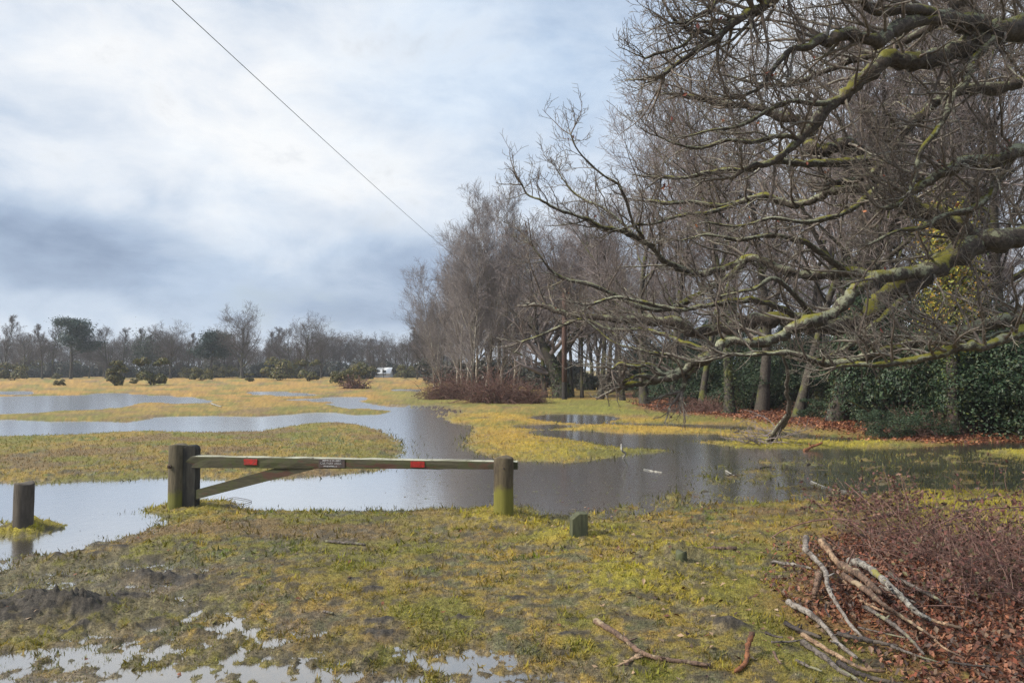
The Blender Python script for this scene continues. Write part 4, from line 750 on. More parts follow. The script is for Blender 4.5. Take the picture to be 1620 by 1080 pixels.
# a few withered leaves still hanging in the oak
rg = np.random.default_rng(81); g = Geo(); idx = rg.integers(0, len(p3), 90); X = p3[idx, -1]; hang = [AT(1587,233,11), AT(1590,240,11), AT(1485,262,10.8), AT(1217,122,9.4), AT(1054,294,11.5)]
X = np.concatenate([X]+[np.array(q)+rg.normal(0, .045, (7, 3)) for q in hang]); V, T, c = cards(X, nrm(rg.normal(size=X.shape)), .07, rg, ((.20, .05, .03), (.28, .10, .04), (.12, .03, .025))); g.add(V, None, T, c); g.ob('withered_leaves', M_dead, oak, False, kind='stuff')

# ------------------------------------------------------------------ gate, posts
def lathe_post(u, vb, wpx, hpx, label, mt, name='wooden_post', gz=None, D=None, tilt=(0, 0), k=20, bevel=.012, notch=False):
    z0_ = .06
    if name in ('bollard', 'stump'):
        for _ in range(4): q_ = G(u, vb, z0_); z0_ = HZ(q_[0], q_[1])-(.0 if name == 'stump' else .02)
    p = G(u, vb, z0_); D = p[1]; R = wpx*D/FPX/2; Hh = hpx*D/FPX; rg = np.random.default_rng(int(u)); g = Geo()
    zs = np.concatenate([np.linspace(-.25, Hh-.02, 9), [Hh-bevel, Hh-.003, Hh]]); rs = np.array([R*1.02]*9+[R, R*.965, R*.90]); a = np.arange(k)*2*np.pi/k
    prof = 1+.025*rg.normal(size=k); V = np.array([[math.cos(q)*r*pr, math.sin(q)*r*pr, z+(0.01*math.sin(q*2+u) if z > Hh-.03 else 0)] for z, r in zip(zs, rs) for q, pr in zip(a, prof)])
    V[:, :2] *= (1+.012*rg.normal(size=(len(V), 1))); M = len(zs); Q = [(i*k+j, i*k+(j+1) % k, (i+1)*k+(j+1) % k, (i+1)*k+j) for i in range(M-1) for j in range(k)]
    V = np.vstack([V, [0, 0, Hh-.004]]); T = [(len(V)-1, (M-1)*k+j, (M-1)*k+(j+1) % k) for j in range(k)]; g.add(V, Q, T)
    t = thing(name, label, 'stump' if name == 'stump' else 'post', (p[0], p[1], z0_)); t.rotation_euler = (tilt[0], tilt[1], 0); o = g.ob('shaft', mt, t, True)
    o.data.shade_smooth(); return t, p[0], p[1], R, Hh
def box(g, c, s, bev=.006, rot=None, jit=0, seed=0):
    rg = np.random.default_rng(seed); x, y, z = [q/2 for q in s]; V = []; 
    for sx in (-1, 1):
        for sy in (-1, 1):
            for sz in (-1, 1):
                for ax in range(3):
                    v = [sx*x, sy*y, sz*z]; v[ax] -= np.sign(v[ax])*0; w = [sx*(x-bev), sy*(y-bev), sz*(z-bev)]; w[ax] = v[ax]; V.append(w)
    import bmesh
    bm = bmesh.new(); vs = [bm.verts.new(v) for v in V]; bmesh.ops.convex_hull(bm, input=vs); bmesh.ops.dissolve_limit(bm, angle_limit=.01, verts=bm.verts, edges=bm.edges)
    bmesh.ops.triangulate(bm, faces=bm.faces); bm.verts.index_update(); V = np.array([v.co[:] for v in bm.verts]); F = np.array([[v.index for v in f.verts] for f in bm.faces]); bm.free()
    if rot is not None: V = V@np.array(rot).T
    g.add(V+np.array(c), None, F)
lp_, lx, ly, lr, lh = lathe_post(281, 799, 28, 95, 'left round gate post with the hinge pin, taller grey green one', M_post, 'gate_post', tilt=(0, .0))
g = Geo(); box(g, (-.06, -lr-.006, lh-.26), (.045, .03, .045), .008); g.ob('bolt', noisy('rusty_iron', (.03, .025, .022), (.07, .045, .035), 60), lp_)
rp_, rx, ry, rr_, rh = lathe_post(797, 818, 30.5, 94, 'right round gate post stained dark above and yellow green below', M_postg, 'gate_post')
g = Geo(); V, Q, T = tubes(np.array([[0, -rr_-.012, rh-.115], [0, -rr_+.01, rh-.115]]), np.array([.012, .012]), 8, True); g.add(V, Q, T); g.ob('bolt', bpy.data.materials['rusty_iron'], rp_)
lathe_post(37, 831, 28, 67, 'weathered brown bollard standing in flood water at far left', M_graypost, 'bollard', tilt=(.02, .02))
lathe_post(1078, 889, 17, 17, 'tiny rotten stump on the mossy mound left of the brush pile', M_short, 'stump')
# square short post with a chamfered top
p = G(915.5, 854, .07); D = p[1]; w = 25*D/FPX; hh = 43*D/FPX; t = thing('short_square_post', 'short green square post with one corner cut off, right of the gate', 'post', (p[0], p[1], .07)); a = w/2; d_ = a*.9
Vv = []; 
for (x, y) in ((-a, -d_), (a, -d_), (a, d_), (-a, d_)): Vv.append((x, y, -.2))
top = [(-a, -d_, hh-.055), (-a*.1, -d_, hh), (a, -d_, hh), (a, d_, hh), (-a*.1, d_, hh), (-a, d_, hh-.055)]
V = np.array(Vv+top); F4 = [(0, 3, 9, 4), (1, 6, 7, 2), (6, 5, 8, 7), (5, 4, 9, 8)]; F5 = [(0, 4, 5, 6, 1), (2, 7, 8, 9, 3)]
me = bpy.data.meshes.new('shaft'); me.from_pydata([tuple(q) for q in V], [], F4+F5); me.materials.append(M_short); o = bpy.data.objects.new('shaft', me); C.objects.link(o); o.parent = t
m_ = o.modifiers.new('b', 'BEVEL'); m_.width = .008; m_.segments = 2; t.rotation_euler = (0, 0, .12)
for zz_ in (.60, .17):
    g = Geo(); V, Q, T = tubes(np.array([[lr*.6, 0, zz_], [lr+.05, .01, zz_]]), np.array([.013, .013]), 8, True); g.add(V, Q, T); g.ob('hinge_pin', bpy.data.materials['rusty_iron'], lp_)
# the barrier itself: heel post, rail, brace, plates
gate = thing('barrier_gate', 'single rail wooden barrier gate with diagonal brace and red reflectors', 'gate', (lx, ly, .05))
hx = AT(306.5, 584, ly+.02)[0]-lx; g = Geo(); hw = 21*ly/FPX; top_z = 1.75-(703-584)*ly/FPX-.05
# heel post with rounded top (profile extruded in y)
prof = [(-hw/2, -.02), (hw/2, -.02), (hw/2, top_z-.05), (hw/2-.015, top_z-.018), (hw/2-.045, top_z), (-hw/2+.05, top_z-.002), (-hw/2+.015, top_z-.022), (-hw/2, top_z-.055)]
n = len(prof); V = [(hx+a_, -.075, c_2) for a_, c_2 in prof]+[(hx+a_, .075, c_2) for a_, c_2 in prof]; me = bpy.data.meshes.new('heel_post')
me.from_pydata(V, [], [tuple(range(n)), tuple(range(2*n-1, n-1, -1))]+[(i, i+n, (i+1) % n+n, (i+1) % n) for i in range(n)]); me.materials.append(M_heel); o = bpy.data.objects.new('heel_post', me); C.objects.link(o); o.parent = gate
m_ = o.modifiers.new('b', 'BEVEL'); m_.width = .010; m_.segments = 2
A = AT(300, 584, ly-.02); B = AT(819, 584, ry+rr_+.05)
yaw = math.atan2(B[1]-A[1], B[0]-A[0]); Lr = math.hypot(B[0]-A[0], B[1]-A[1])
rail = thing('x', '', ''); bpy.data.objects.remove(rail)
zt, zb0, zb1 = .684, .530, .585        # top level, underside at left and right
K = 26; rgz = np.random.default_rng(3); sec = []
for i in range(K+1):
    f = i/K; x = f*Lr; zb = zb0+(zb1-zb0)*f; th = .095-.02*f; w_ = rgz.normal(0, .0022, 8)
    sec += [(x, -th/2+w_[0], zb+.004), (x, -th/2-.003+w_[1], (zb+zt)/2), (x, -th/2+w_[2], zt-.012), (x, -th/2+.014, zt+w_[3]), (x, th/2-.014, zt+w_[4]), (x, th/2, zt-.012), (x, th/2+w_[5], zb+.012), (x, 0, zb+w_[6]-.002)]
V = np.array(sec); V[:, 2] -= .05; k = 8; Q = [(i*k+j, (i+1)*k+j, (i+1)*k+(j+1) % k, i*k+(j+1) % k) for i in range(K) for j in range(k)]
T = [(0, j+1, j) for j in range(1, 7)]+[(K*k, K*k+j, K*k+j+1) for j in range(1, 7)]
ro = make('rail', V, [np.array(Q), np.array(T)], M_rail, gate, True); ro.location = (A[0]-lx, A[1]-ly, 0); ro.rotation_euler = (0, 0, yaw); ro.data.shade_flat()
def rail_x(u):                           # distance along the rail of pixel column u
    d = ray(u, 584); c, s_ = math.cos(yaw), math.sin(yaw); den = d[0]*s_-d[1]*c; tt = (A[0]*s_-A[1]*c)/den; return (d[0]*tt-A[0])*c+(d[1]*tt-A[1])*s_
x0, x1, x2, x3 = rail_x(312), rail_x(455), rail_x(513), rail_x(312); Dl = ly
zq = lambda v, D: 1.75-(v-584)*D/FPX-.05
br = [(x0, zq(772, 9.65)), (rail_x(450), zq(736, 9.4)), (rail_x(516), zq(737, 9.3)), (x0, zq(787, 9.65))]
# front face follows straight edges; the brace is a plank 45 mm thick just behind the rail face
V = [(a_, -.030, c_2) for a_, c_2 in br]+[(a_, .025, c_2) for a_, c_2 in br]; me = bpy.data.meshes.new('brace'); me.from_pydata(V, [], [(3, 2, 1, 0), (4, 5, 6, 7), (0, 1, 5, 4), (1, 2, 6, 5), (2, 3, 7, 6), (3, 0, 4, 7)]); me.materials.append(M_rail)
o = bpy.data.objects.new('brace', me); C.objects.link(o); o.parent = gate; o.location = ro.location; o.rotation_euler = ro.rotation_euler
M_red = noisy('red_reflector', (.36, .016, .012), (.18, .016, .012), 40, .4, spec=.5)
M_redd = noisy('dirty_red_reflector', (.42, .012, .010), (.16, .03, .02), 40, .5, spec=.4)
for u0, u1, v0, v1, mm, lab in ((391, 412, 725, 734, M_redd, 'dull red reflector, left'), (652, 674, 730, 739.5, M_red, 'bright red reflector, right')):
    a0, a1 = rail_x(u0), rail_x(u1); dd = ly+(ry-ly)*((u0+u1)/2-281)/516; g = Geo(); z0 = 1.75-(v0-584)*(dd)/FPX-.05; z1 = 1.75-(v1-584)*dd/FPX-.05
    f = (a0+a1)/2/Lr; box(g, ((a0+a1)/2, -(.095-.02*f)/2-.008, (z0+z1)/2), (a1-a0, .008, z0-z1), .002); o = g.ob('reflector', mm, gate, False, label=lab); o.location = ro.location; o.rotation_euler = ro.rotation_euler
# small sign: dark plate, the one readable line as lettering, the worn lines as marks
M_plate = noisy('worn_plate', (.05, .045, .045), (.09, .06, .055), 30, .6); M_white = noisy('worn_white_paint', (.5, .5, .5), (.22, .21, .22), 90, .6)
a0, a1 = rail_x(508), rail_x(549); f = (a0+a1)/2/Lr; dd = ly+(ry-ly)*.47; z0 = 1.75-(725.5-584)*dd/FPX-.05; z1 = 1.75-(739-584)*dd/FPX-.05; yy = -(.095-.02*f)/2-.007
g = Geo(); box(g, ((a0+a1)/2, yy, (z0+z1)/2), (a1-a0, .006, z0-z1), .0015); sg = g.ob('sign_plate', M_plate, gate, False); sg.location = ro.location; sg.rotation_euler = ro.rotation_euler
tc_ = bpy.data.curves.new('lettering', 'FONT'); tc_.body = 'CAR PARK AREA'; tc_.size = .036; tc_.extrude = .0006; tc_.align_x = 'CENTER'; tc_.align_y = 'CENTER'; tc_.materials.append(M_white)
to = bpy.data.objects.new('lettering', tc_); C.objects.link(to); to.parent = sg; to.location = ((a0+a1)/2-.012, yy-.0045, (z0+z1)/2-.001); to.rotation_euler = (math.pi/2, 0, 0)
bpy.context.view_layer.update(); lm = bpy.data.meshes.new_from_object(to); lm.materials.clear(); lm.materials.append(M_white); tn = bpy.data.objects.new('lettering', lm); C.objects.link(tn); tn.parent = sg; tn.location = to.location; tn.rotation_euler = to.rotation_euler; tn['kind'] = 'stuff'; bpy.data.objects.remove(to)
rg = np.random.default_rng(4)
for rowz, wd, xo in ((.034, .22, -.005), (-.034, .17, -.015)):
    g = Geo(); x = -wd/2
    while x < wd/2:
        w_ = rg.uniform(.004, .011); box(g, ((a0+a1)/2+xo+x+w_/2, yy-.0036, (z0+z1)/2+rowz+rg.uniform(-.003, .003)), (w_, .001, rg.uniform(.010, .017)), .0002); x += w_+rg.choice([.002, .003, .014], p=[.5, .4, .1])
    g.ob('worn_lettering', M_white, sg, False, kind='stuff')

# pole beyond, stake, wire
p = at_ground(893, 632.5); D = p[1]; t = thing('utility_pole', 'rusty brown wooden pole standing at the edge of the wood', 'pole', p)
V, Q, T = tubes(np.array([[0, 0, -.2], [0, 0, 3], [.02, 0, 6.2]]), np.array([.15, .14, .12]), 12, True); g = Geo(); g.add(V, Q, T); g.ob('shaft', noisy('creosoted_pole', (.06, .034, .028), (.095, .055, .043), 3, stretch=(6, 6, .6)), t); 
g = Geo(); V, Q, T = tubes(np.array([[0, 0, 0], [0, 0, 1.0]]), np.array([.156, .152]), 12); g.add(V, Q); g.ob('dark_foot', noisy('pole_foot', (.025, .022, .022), (.045, .04, .038), 8), t)
p = at_ground(749, 634); t = thing('dark_stake', 'dark rough stump like stake in front of the birch stems', 'post', p); P, R = resample(np.array([[0, 0, -.2], [.03, 0, .6], [-.02, 0, 1.3], [.05, 0, 2.1]]), [.17, .15, .13, .07], 10); V, Q, T = tubes(P, R, 8, True, .12); g = Geo(); g.add(V, Q, T); g.ob('shaft', noisy('dark_bark', (.03, .026, .022), (.055, .05, .04), 8), t)
far_ = AT(790, 462, 57); t = thing('overhead_pole', 'wooden pole carrying the overhead wire, hidden behind the birches', 'pole', (far_[0], far_[1], 0)); V, Q, T = tubes(np.array([[0, 0, -.2], [0, 0, far_[2]+.3]]), np.array([.14, .11]), 10, True); g = Geo(); g.add(V, Q, T); g.ob('shaft', M_wood, t)
a_ = far_; b2 = AT(200, -92, 10.4); dirw = (b2-a_); b2 = a_+dirw*1.25; ts = np.linspace(0, 1, 40)[:, None]; P = a_+(b2-a_)*ts; P[:, 2] -= (4*ts*(1-ts))[:, 0]*.35
V, Q, T = tubes(P, np.full(40, .0065), 5); g = Geo(); g.add(V, Q); tag(g.ob('overhead_wire', noisy('black_cable', (.02, .02, .022), (.03, .03, .03), 3, .6)), 'thin dark overhead wire slanting down across the sky to the birches', 'wire')

# white cottage far off
p = AT(600, 584, 146); t = thing('white_cottage', 'white rendered cottage half hidden by scrub across the heath', 'house', (p[0]-.3, p[1], -.25)); M_wh = noisy('white_render', (.72, .73, .75), (.6, .62, .64), 3); M_rf = noisy('slate_roof', (.10, .10, .11), (.15, .15, .16), 4, bscale=12)
wl, dp, hw_ = 5.2, 4.2, 1.35
g = Geo(); V = [(-wl/2, -dp/2, 0), (wl/2, -dp/2, 0), (wl/2, dp/2, 0), (-wl/2, dp/2, 0), (-wl/2, -dp/2, hw_), (wl/2, -dp/2, hw_), (wl/2, dp/2, hw_), (-wl/2, dp/2, hw_)]; g.add(V, [(0, 1, 5, 4), (1, 2, 6, 5), (2, 3, 7, 6), (3, 0, 4, 7)]); g.add([(-wl/2, -dp/2, hw_), (-wl/2, dp/2, hw_), (-wl/2, 0, hw_+.9), (wl/2, -dp/2, hw_), (wl/2, dp/2, hw_), (wl/2, 0, hw_+.9)], None, [(0, 2, 1), (3, 4, 5)]); g.ob('wall', M_wh, t, False)
for s_ in (-1, 1):
    g = Geo(); y0, z0, y1, z1 = s_*(dp/2+.3), hw_-.1, 0, hw_+1.0; g.add([(-wl/2-.2, y0, z0), (wl/2+.2, y0, z0), (wl/2+.2, y1, z1), (-wl/2-.2, y1, z1), (-wl/2-.2, y0, z0-.12), (wl/2+.2, y0, z0-.12), (wl/2+.2, y1, z1-.12), (-wl/2-.2, y1, z1-.12)], [(0, 1, 2, 3), (7, 6, 5, 4), (0, 4, 5, 1), (1, 5, 6, 2), (3, 7, 4, 0)]); g.ob('roof', M_wh if s_ < 0 else M_rf, t, False)
for x in (-1.5, 0.1, 1.6):
    g = Geo(); box(g, (x, -dp/2-.02, 1.4), (.7, .06, .9), .01); g.ob('window', noisy('dark_glass', (.04, .045, .05), (.07, .08, .09), 2, .2), t, False)

# ------------------------------------------------------------------ sticks, logs
B_silver = noisy('silver_bark', (.34, .31, .27), (.17, .14, .12), 14, .75, (.09, .07, .06), 30, .6); B_tan = noisy('tan_stripped_wood', (.40, .27, .16), (.24, .14, .08), 20, .75, (.12, .07, .05), 40, .6)
B_grey = noisy('grey_dead_wood', (.17, .145, .125), (.09, .075, .065), 20, .8, (.22, .20, .13), 40, .8); B_dark = noisy('wet_dark_wood', (.045, .036, .034), (.085, .065, .055), 16, .5, None, 40, .8, spec=.5)
B_brown = noisy('split_brown_wood', (.20, .125, .085), (.11, .07, .05), 26, .8, (.32, .24, .15), 40, .8, stretch=(1, 1, 3)); B_orange = noisy('orange_bark', (.42, .13, .03), (.20, .06, .025), 18, .6, None, 40, .5)
B_birch = noisy('birch_log_bark', (.36, .34, .29), (.20, .18, .15), 20, .7, (.26, .24, .06), 30, .6); B_pale = noisy('bleached_wood', (.30, .29, .26), (.17, .16, .14), 20, .7, None, 40, .6)
def rough_wood(name, c1, c2, c3, rough=.8):
    m, b, p = mat(name, rough, .3); v = b.n('ShaderNodeTexCoord').outputs['Object']
    c = b.mixc(b.rng(b.noise(11, 6, .75, v), .42, .58), c1, c2); c = b.mixc(b.rng(b.noise(46, 4, .7, v), .50, .62), c, tuple(q*.45 for q in c2)); c = b.mixc(b.rng(b.noise(5.5, 3, .7, v), .54, .62), c, c3)
    b.l(c, p.inputs['Base Color']); bump(b, p, b.noise(60, 5, .75, v), 1.0, .012); return m
B_silver = rough_wood('silver_bark', (.30, .27, .24), (.16, .13, .11), (.08, .065, .055)); B_tan = rough_wood('tan_stripped_wood', (.36, .25, .16), (.20, .12, .075), (.10, .07, .05))
B_grey = rough_wood('grey_dead_wood', (.16, .135, .12), (.085, .07, .06), (.21, .20, .13)); B_dark = rough_wood('wet_dark_wood', (.06, .048, .044), (.035, .028, .026), (.10, .08, .065), .5)
B_brown = rough_wood('split_brown_wood', (.19, .12, .085), (.09, .06, .045), (.30, .23, .15)); B_orange = rough_wood('orange_bark', (.27, .11, .05), (.15, .065, .035), (.09, .05, .035)); B_birch = rough_wood('birch_log_bark', (.33, .31, .27), (.15, .13, .115), (.24, .22, .07))
def stick(name, pts, rpx, m, label, lift=0.0, lifts=None, knots=2, cat='branch', group=None, taper=.6, forks=None, water=False):
    P = []; R = []
    for i, (u, v) in enumerate(pts):
        q = G(u, v, .03); z0 = HZ(q[0], q[1]); z0 = max(z0, 0) if water else z0; r = .77*rpx*q[1]/FPX; f = i/(len(pts)-1); r *= 1-(1-taper)*f
        lf = lifts[i] if lifts else lift; q = G(u, v, z0+r*.8+lf); P.append(q); R.append(r)
    n = max(12, 6*len(P)); P, R = resample(P, R, n); rg = np.random.default_rng(int(pts[0][0]*7+pts[0][1])); P += rg.normal(0, 1, P.shape)*R[:, None]*.13; R = R*(1+.10*rg.normal(size=n).clip(-1.6, 1.8)); R[-1] *= .8
    c = P.mean(0); o_ = c.copy(); o_[2] = min(P[:, 2])
    g = Geo(); V, Q, T = tubes(P-o_, R, 10, True, .10); g.add(V, Q, T)
    tt = thing(name, label, cat, o_, 0, group); g.ob('stem', m, tt)
    for k in range(knots):
        i = int(rg.uniform(.15, .85)*n); d = nrm((P[min(i+1, n-1)]-P[i])[None]*3+rg.normal(size=(1, 3)))[0]; d[2] = abs(d[2])*.6; L = R[i]*rg.uniform(1.8, 6)
        PP = np.array([P[i], P[i]+d*L*.6, P[i]+d*L])-o_; V, Q, T = tubes(PP, np.array([R[i]*.55, R[i]*.42, R[i]*.3]), 6, True); g2 = Geo(); g2.add(V, Q, T); g2.ob('side_shoot', m, tt)
    return tt
PILE = 'sticks heaped by the brambles'
stick('fallen_branch', [(1276,849),(1274,868),(1286,880),(1305,902),(1310,928),(1324,955),(1344,986),(1365,1008)], 5.0, B_silver, 'long crooked silver branch running down the left of the brush pile', lifts=[.26,.20,.16,.14,.10,.06,.04,.02], group=PILE, knots=4)
stick('fallen_branch', [(1247,952),(1283,972),(1310,996),(1324,1015),(1356,1041)], 6.0, B_silver, 'pale silver branch with a cut end, nearest the moss', .02, group=PILE)
stick('fallen_branch', [(1269,1003),(1305,1025),(1339,1044),(1368,1058),(1401,1061)], 5.0, B_tan, 'tan stripped branch lying across the lower pile', .02, group=PILE)
stick('fallen_branch', [(1269,1015),(1305,1039),(1324,1056),(1348,1070),(1375,1086)], 6.0, B_grey, 'grey lichened branch under the tan one', .0, group=PILE)
stick('fallen_branch', [(1327,1049),(1353,1063),(1392,1075),(1430,1082)], 6.0, B_dark, 'dark wet branch at the very bottom of the pile', .0, group=PILE)
stick('fallen_branch', [(1243,986),(1264,996),(1300,1008)], 5.0, B_dark, 'short dark branch left of the crossing silver one', .0, group=PILE)
stick('fallen_branch', [(1324,1001),(1361,1010),(1397,1017),(1421,1022)], 5.0, B_dark, 'dark branch half sunk in the red leaves', .01, group=PILE)
stick('split_log', [(1330,893),(1363,911),(1394,938)], 7.5, B_brown, 'split brown log with a dark hollow face, upper part of the pile', .10, group=PILE, cat='log', knots=1)
stick('split_timber', [(1334,909),(1373,935),(1397,955),(1433,979),(1481,1010)], 5.5, B_brown, 'long splintered brown timber down the middle of the pile', lifts=[.12,.10,.08,.05,.02], group=PILE, cat='log', knots=3, taper=.4)
stick('birch_log', [(1344,886),(1373,897),(1409,928),(1433,950),(1452,969),(1472,980)], 6.5, B_birch, 'pale birch log with yellow lichen, behind the split log', lifts=[.12,.12,.10,.08,.06,.04], group=PILE, cat='log', knots=3)
stick('fallen_branch', [(1462,978),(1490,985),(1522,993)], 4, B_tan, 'thin yellow stripped branch at the right end of the birch log', .03, group=PILE, knots=1)
stick('split_log', [(1301,855),(1312,872),(1326,892)], 7.5, B_tan, 'short tan splintered log standing up behind the pile', lifts=[.14,.10,.06], group=PILE, cat='log', knots=0)
stick('fallen_branch', [(1221,890),(1252,892),(1286,899)], 4.5, B_silver, 'short grey branch poking left out of the pile onto the moss', .01, group=PILE, knots=1)
stick('fallen_branch', [(1297,908),(1292,925),(1288,946)], 6.5, B_brown, 'short brown stub hanging at the left flank of the pile', lifts=[.10,.06,.0], group=PILE, knots=0)
stick('fallen_branch', [(1400,905),(1440,925),(1490,950)], 4, B_grey, 'thin grey branch under the brambles right of the birch log', .05, group=PILE)
stick('fallen_branch', [(1370,960),(1410,985),(1440,1010),(1462,1035)], 4, B_grey, 'thin grey branch across the leaves right of the timber', .03, group=PILE)
stick('orange_stick', [(1190,1000),(1183,1022),(1180,1047),(1163,1062)], 6, B_orange, 'orange barked stick standing bent in the mud', lifts=[.10,.05,.01,0], knots=0)
stick('driftwood', [(943,981),(985,1008),(1015,1032),(1070,1045),(1125,1051)], 6, B_brown, 'bent brown branch with a forked pale root at the bottom of the view', .0, knots=3)
stick('driftwood', [(1012,1036),(992,1046),(974,1054)], 5, B_tan, 'pale splintered fork beside the bent brown branch', .0, knots=2, taper=.3)
stick('small_log', [(1105,870),(1135,868),(1165,867)], 5.5, B_brown, 'short brown log lying beyond the tiny stump', .0, cat='log', taper=.85, knots=0)
stick('small_stick', [(515,856),(546,858),(578,861)], 2.8, B_grey, 'straight grey stick on the grass in front of the gate', .0, cat='stick', taper=.9, knots=0)
stick('small_stick', [(511,967),(518,968),(527,969)], 2.6, B_grey, 'very short grey twig on the near grass', .0, cat='stick', taper=.9, knots=0)
stick('fallen_branch', [(1369,821),(1410,813),(1440,806),(1469,800)], 3.5, B_dark, 'dark rotten branch on the moss behind the brambles', .01, knots=4)
stick('fallen_branch', [(1509,810),(1525,808),(1542,807)], 3.2, B_dark, 'stubby dark branch on the bright moss, nearer one', .0, knots=1)
stick('fallen_branch', [(1524,793),(1550,789),(1566,785),(1580,783)], 3.0, B_grey, 'crooked grey branch on the bright moss, farther one', .01, knots=5)
stick('fallen_branch', [(1470,776),(1485,779),(1505,779)], 1.8, B_dark, 'slim dark twig at the waterline by the moss', .0, knots=2)
stick('standing_stick', [(983,703),(984,712),(990,718),(986,724),(994,737)], 1.5, B_pale, 'thin crooked white stick standing in the flood', lifts=[.42,.30,.22,.15,-.03], water=True, cat='stick', knots=0, taper=1.2)
stick('floating_log', [(1019,742),(1032,745),(1048,747)], 2.4, B_pale, 'bleached log floating in the brown water', -.01, water=True, cat='log', knots=1)
stick('floating_stick', [(1283,761),(1305,770),(1332,776),(1372,778)], 1.8, B_pale, 'long white stick half sunk at the near shore', .0, water=True, cat='stick')
stick('floating_stick', [(1148,744),(1162,752)], 1.6, B_pale, 'short white stick in the shallow weedy water', .0, water=True, cat='stick', knots=0)
stick('orange_log', [(1272,713),(1285,706),(1301,700)], 3.4, B_orange, 'bright orange broken log propped at the water edge', lifts=[-.02,.03,.08], water=True, cat='log', knots=1)
stick('bleached_log', [(334,638),(342,641),(350,643)], 1.6, B_pale, 'bleached log lying at the far pool on the left', .02, cat='log', knots=1)
for (u, v, l, lab) in ((1215,740,12,'dark rotten bough in the weedy shallows, middle one'),(1290,735,14,'dark rotten bough in the weedy shallows, right one'),(1160,752,8,'dark rotten bough in the weedy shallows, left one'),(1170,684,9,'dark bough on the grass before the red leaves')):
    stick('sunken_bough', [(u-l, v), (u, v-2), (u+l, v+1)], 1.5, B_dark, lab, .0, water=True, knots=1)
# the broken branch hanging down into the flood
rgp = np.random.default_rng(55)
for i, (u, v, L, a, m, lab) in enumerate([(1250,1012,60,-10,B_grey,'thin grey stick left of the tan branch'),(1225,1004,30,25,B_dark,'dark bark flake on the mud left of the pile'),(1285,968,40,60,B_orange,'short orange splinter between the two silver branches'),(1310,965,34,80,B_dark,'dark stub between the silver branches'),
      (1420,940,70,38,B_silver,'grey stick alongside the birch log'),(1395,1000,80,20,B_grey,'thin stick crossing the red leaves low in the pile'),(1450,1035,90,30,B_grey,'grey stick over the leaves at the lower right'),(1540,1050,80,10,B_dark,'dark stick over the leaves near the corner'),
      (1500,1025,60,45,B_tan,'tan stick over the leaves near the corner'),(1350,930,50,50,B_tan,'pale splinter on the brown timber'),(1385,960,60,36,B_tan,'tan splinter below the brown timber'),(1230,1040,34,70,B_brown,'brown stick end beside the orange stick'),(1340,872,60,20,B_dark,'dark stick behind the birch log'),(1280,1052,50,35,B_grey,'grey stick on the grass below the tan branch')]):
    a = math.radians(a); dx, dy = math.cos(a)*L/2, math.sin(a)*L/2*.6
    stick('small_stick', [(u-dx, v-dy), (u+rgp.uniform(-4, 4), v+rgp.uniform(-3, 3)), (u+dx, v+dy)], rgp.uniform(1.8, 3.4), m, lab, rgp.uniform(.01, .05), group=PILE, cat='stick', knots=1)
t = thing('hanging_branch', 'broken mossy branch hanging from the oak down into the flood', 'branch', (0, 0, 0)); g = Geo()
P, R = resample(np.array([AT(1238,560,14.4), AT(1247,590,15.2), AT(1244,615,16), AT(1249,640,16.8), AT(1243,665,17.4), AT(1228,688,17.9), AT(1214,705,18.1)]), [.03, .034, .04, .05, .05, .045, .035], 30); V, Q, T = tubes(P+RNG.normal(0, .012, P.shape), R, 8, rough=.1); g.add(V, Q)
P2, R2 = resample(np.array([AT(1246,655,17.1), AT(1233,672,17.5), AT(1217,695,17.9), AT(1208,706,18)]), [.04, .05, .05, .04], 16); V, Q, T = tubes(P2, R2, 7, rough=.1); g.add(V, Q); g.ob('stem', M_oak, t)
g = Geo(); s, d, rr, q, Lp, _ = spawn(P[None, 18:], R[None, 18:], 22, (40, 90), .3, 1, -.1, .4); s2 = np.repeat(G(1212,704)[None], 26, 0)+RNG.normal(0, .1, (26, 3)); d2 = RNG.normal(0, 1, (26, 3)); d2[:, 2] = np.abs(d2[:, 2])*.25; d2[:, 0] -= .6
p5, r5 = grow(np.concatenate([s, s2]), np.concatenate([d, d2]), RNG.uniform(.3, 1.0, len(s)+26), .013, 6, .3, .02, .4); V, Q, T = tubes(p5, r5, 4); g.add(V, Q)
s, d, rr, q, Lp, _ = spawn(p5, r5, 4, (30, 70), .2, 1, .2, .5); p6, r6 = grow(s, d, Lp*.4, .007, 3, .3, .02, .5); V, Q, T = tubes(p6, r6, 3); g.add(V, Q); g.ob('shoots', M_woodtw, t, True, kind='stuff')
# pale fallen stem in front of the hollies
stick('pale_bough', [(1165,626),(1195,616),(1232,602)], 2.2, B_pale, 'pale dead bough slanting in front of the hollies', 1.6, knots=1)

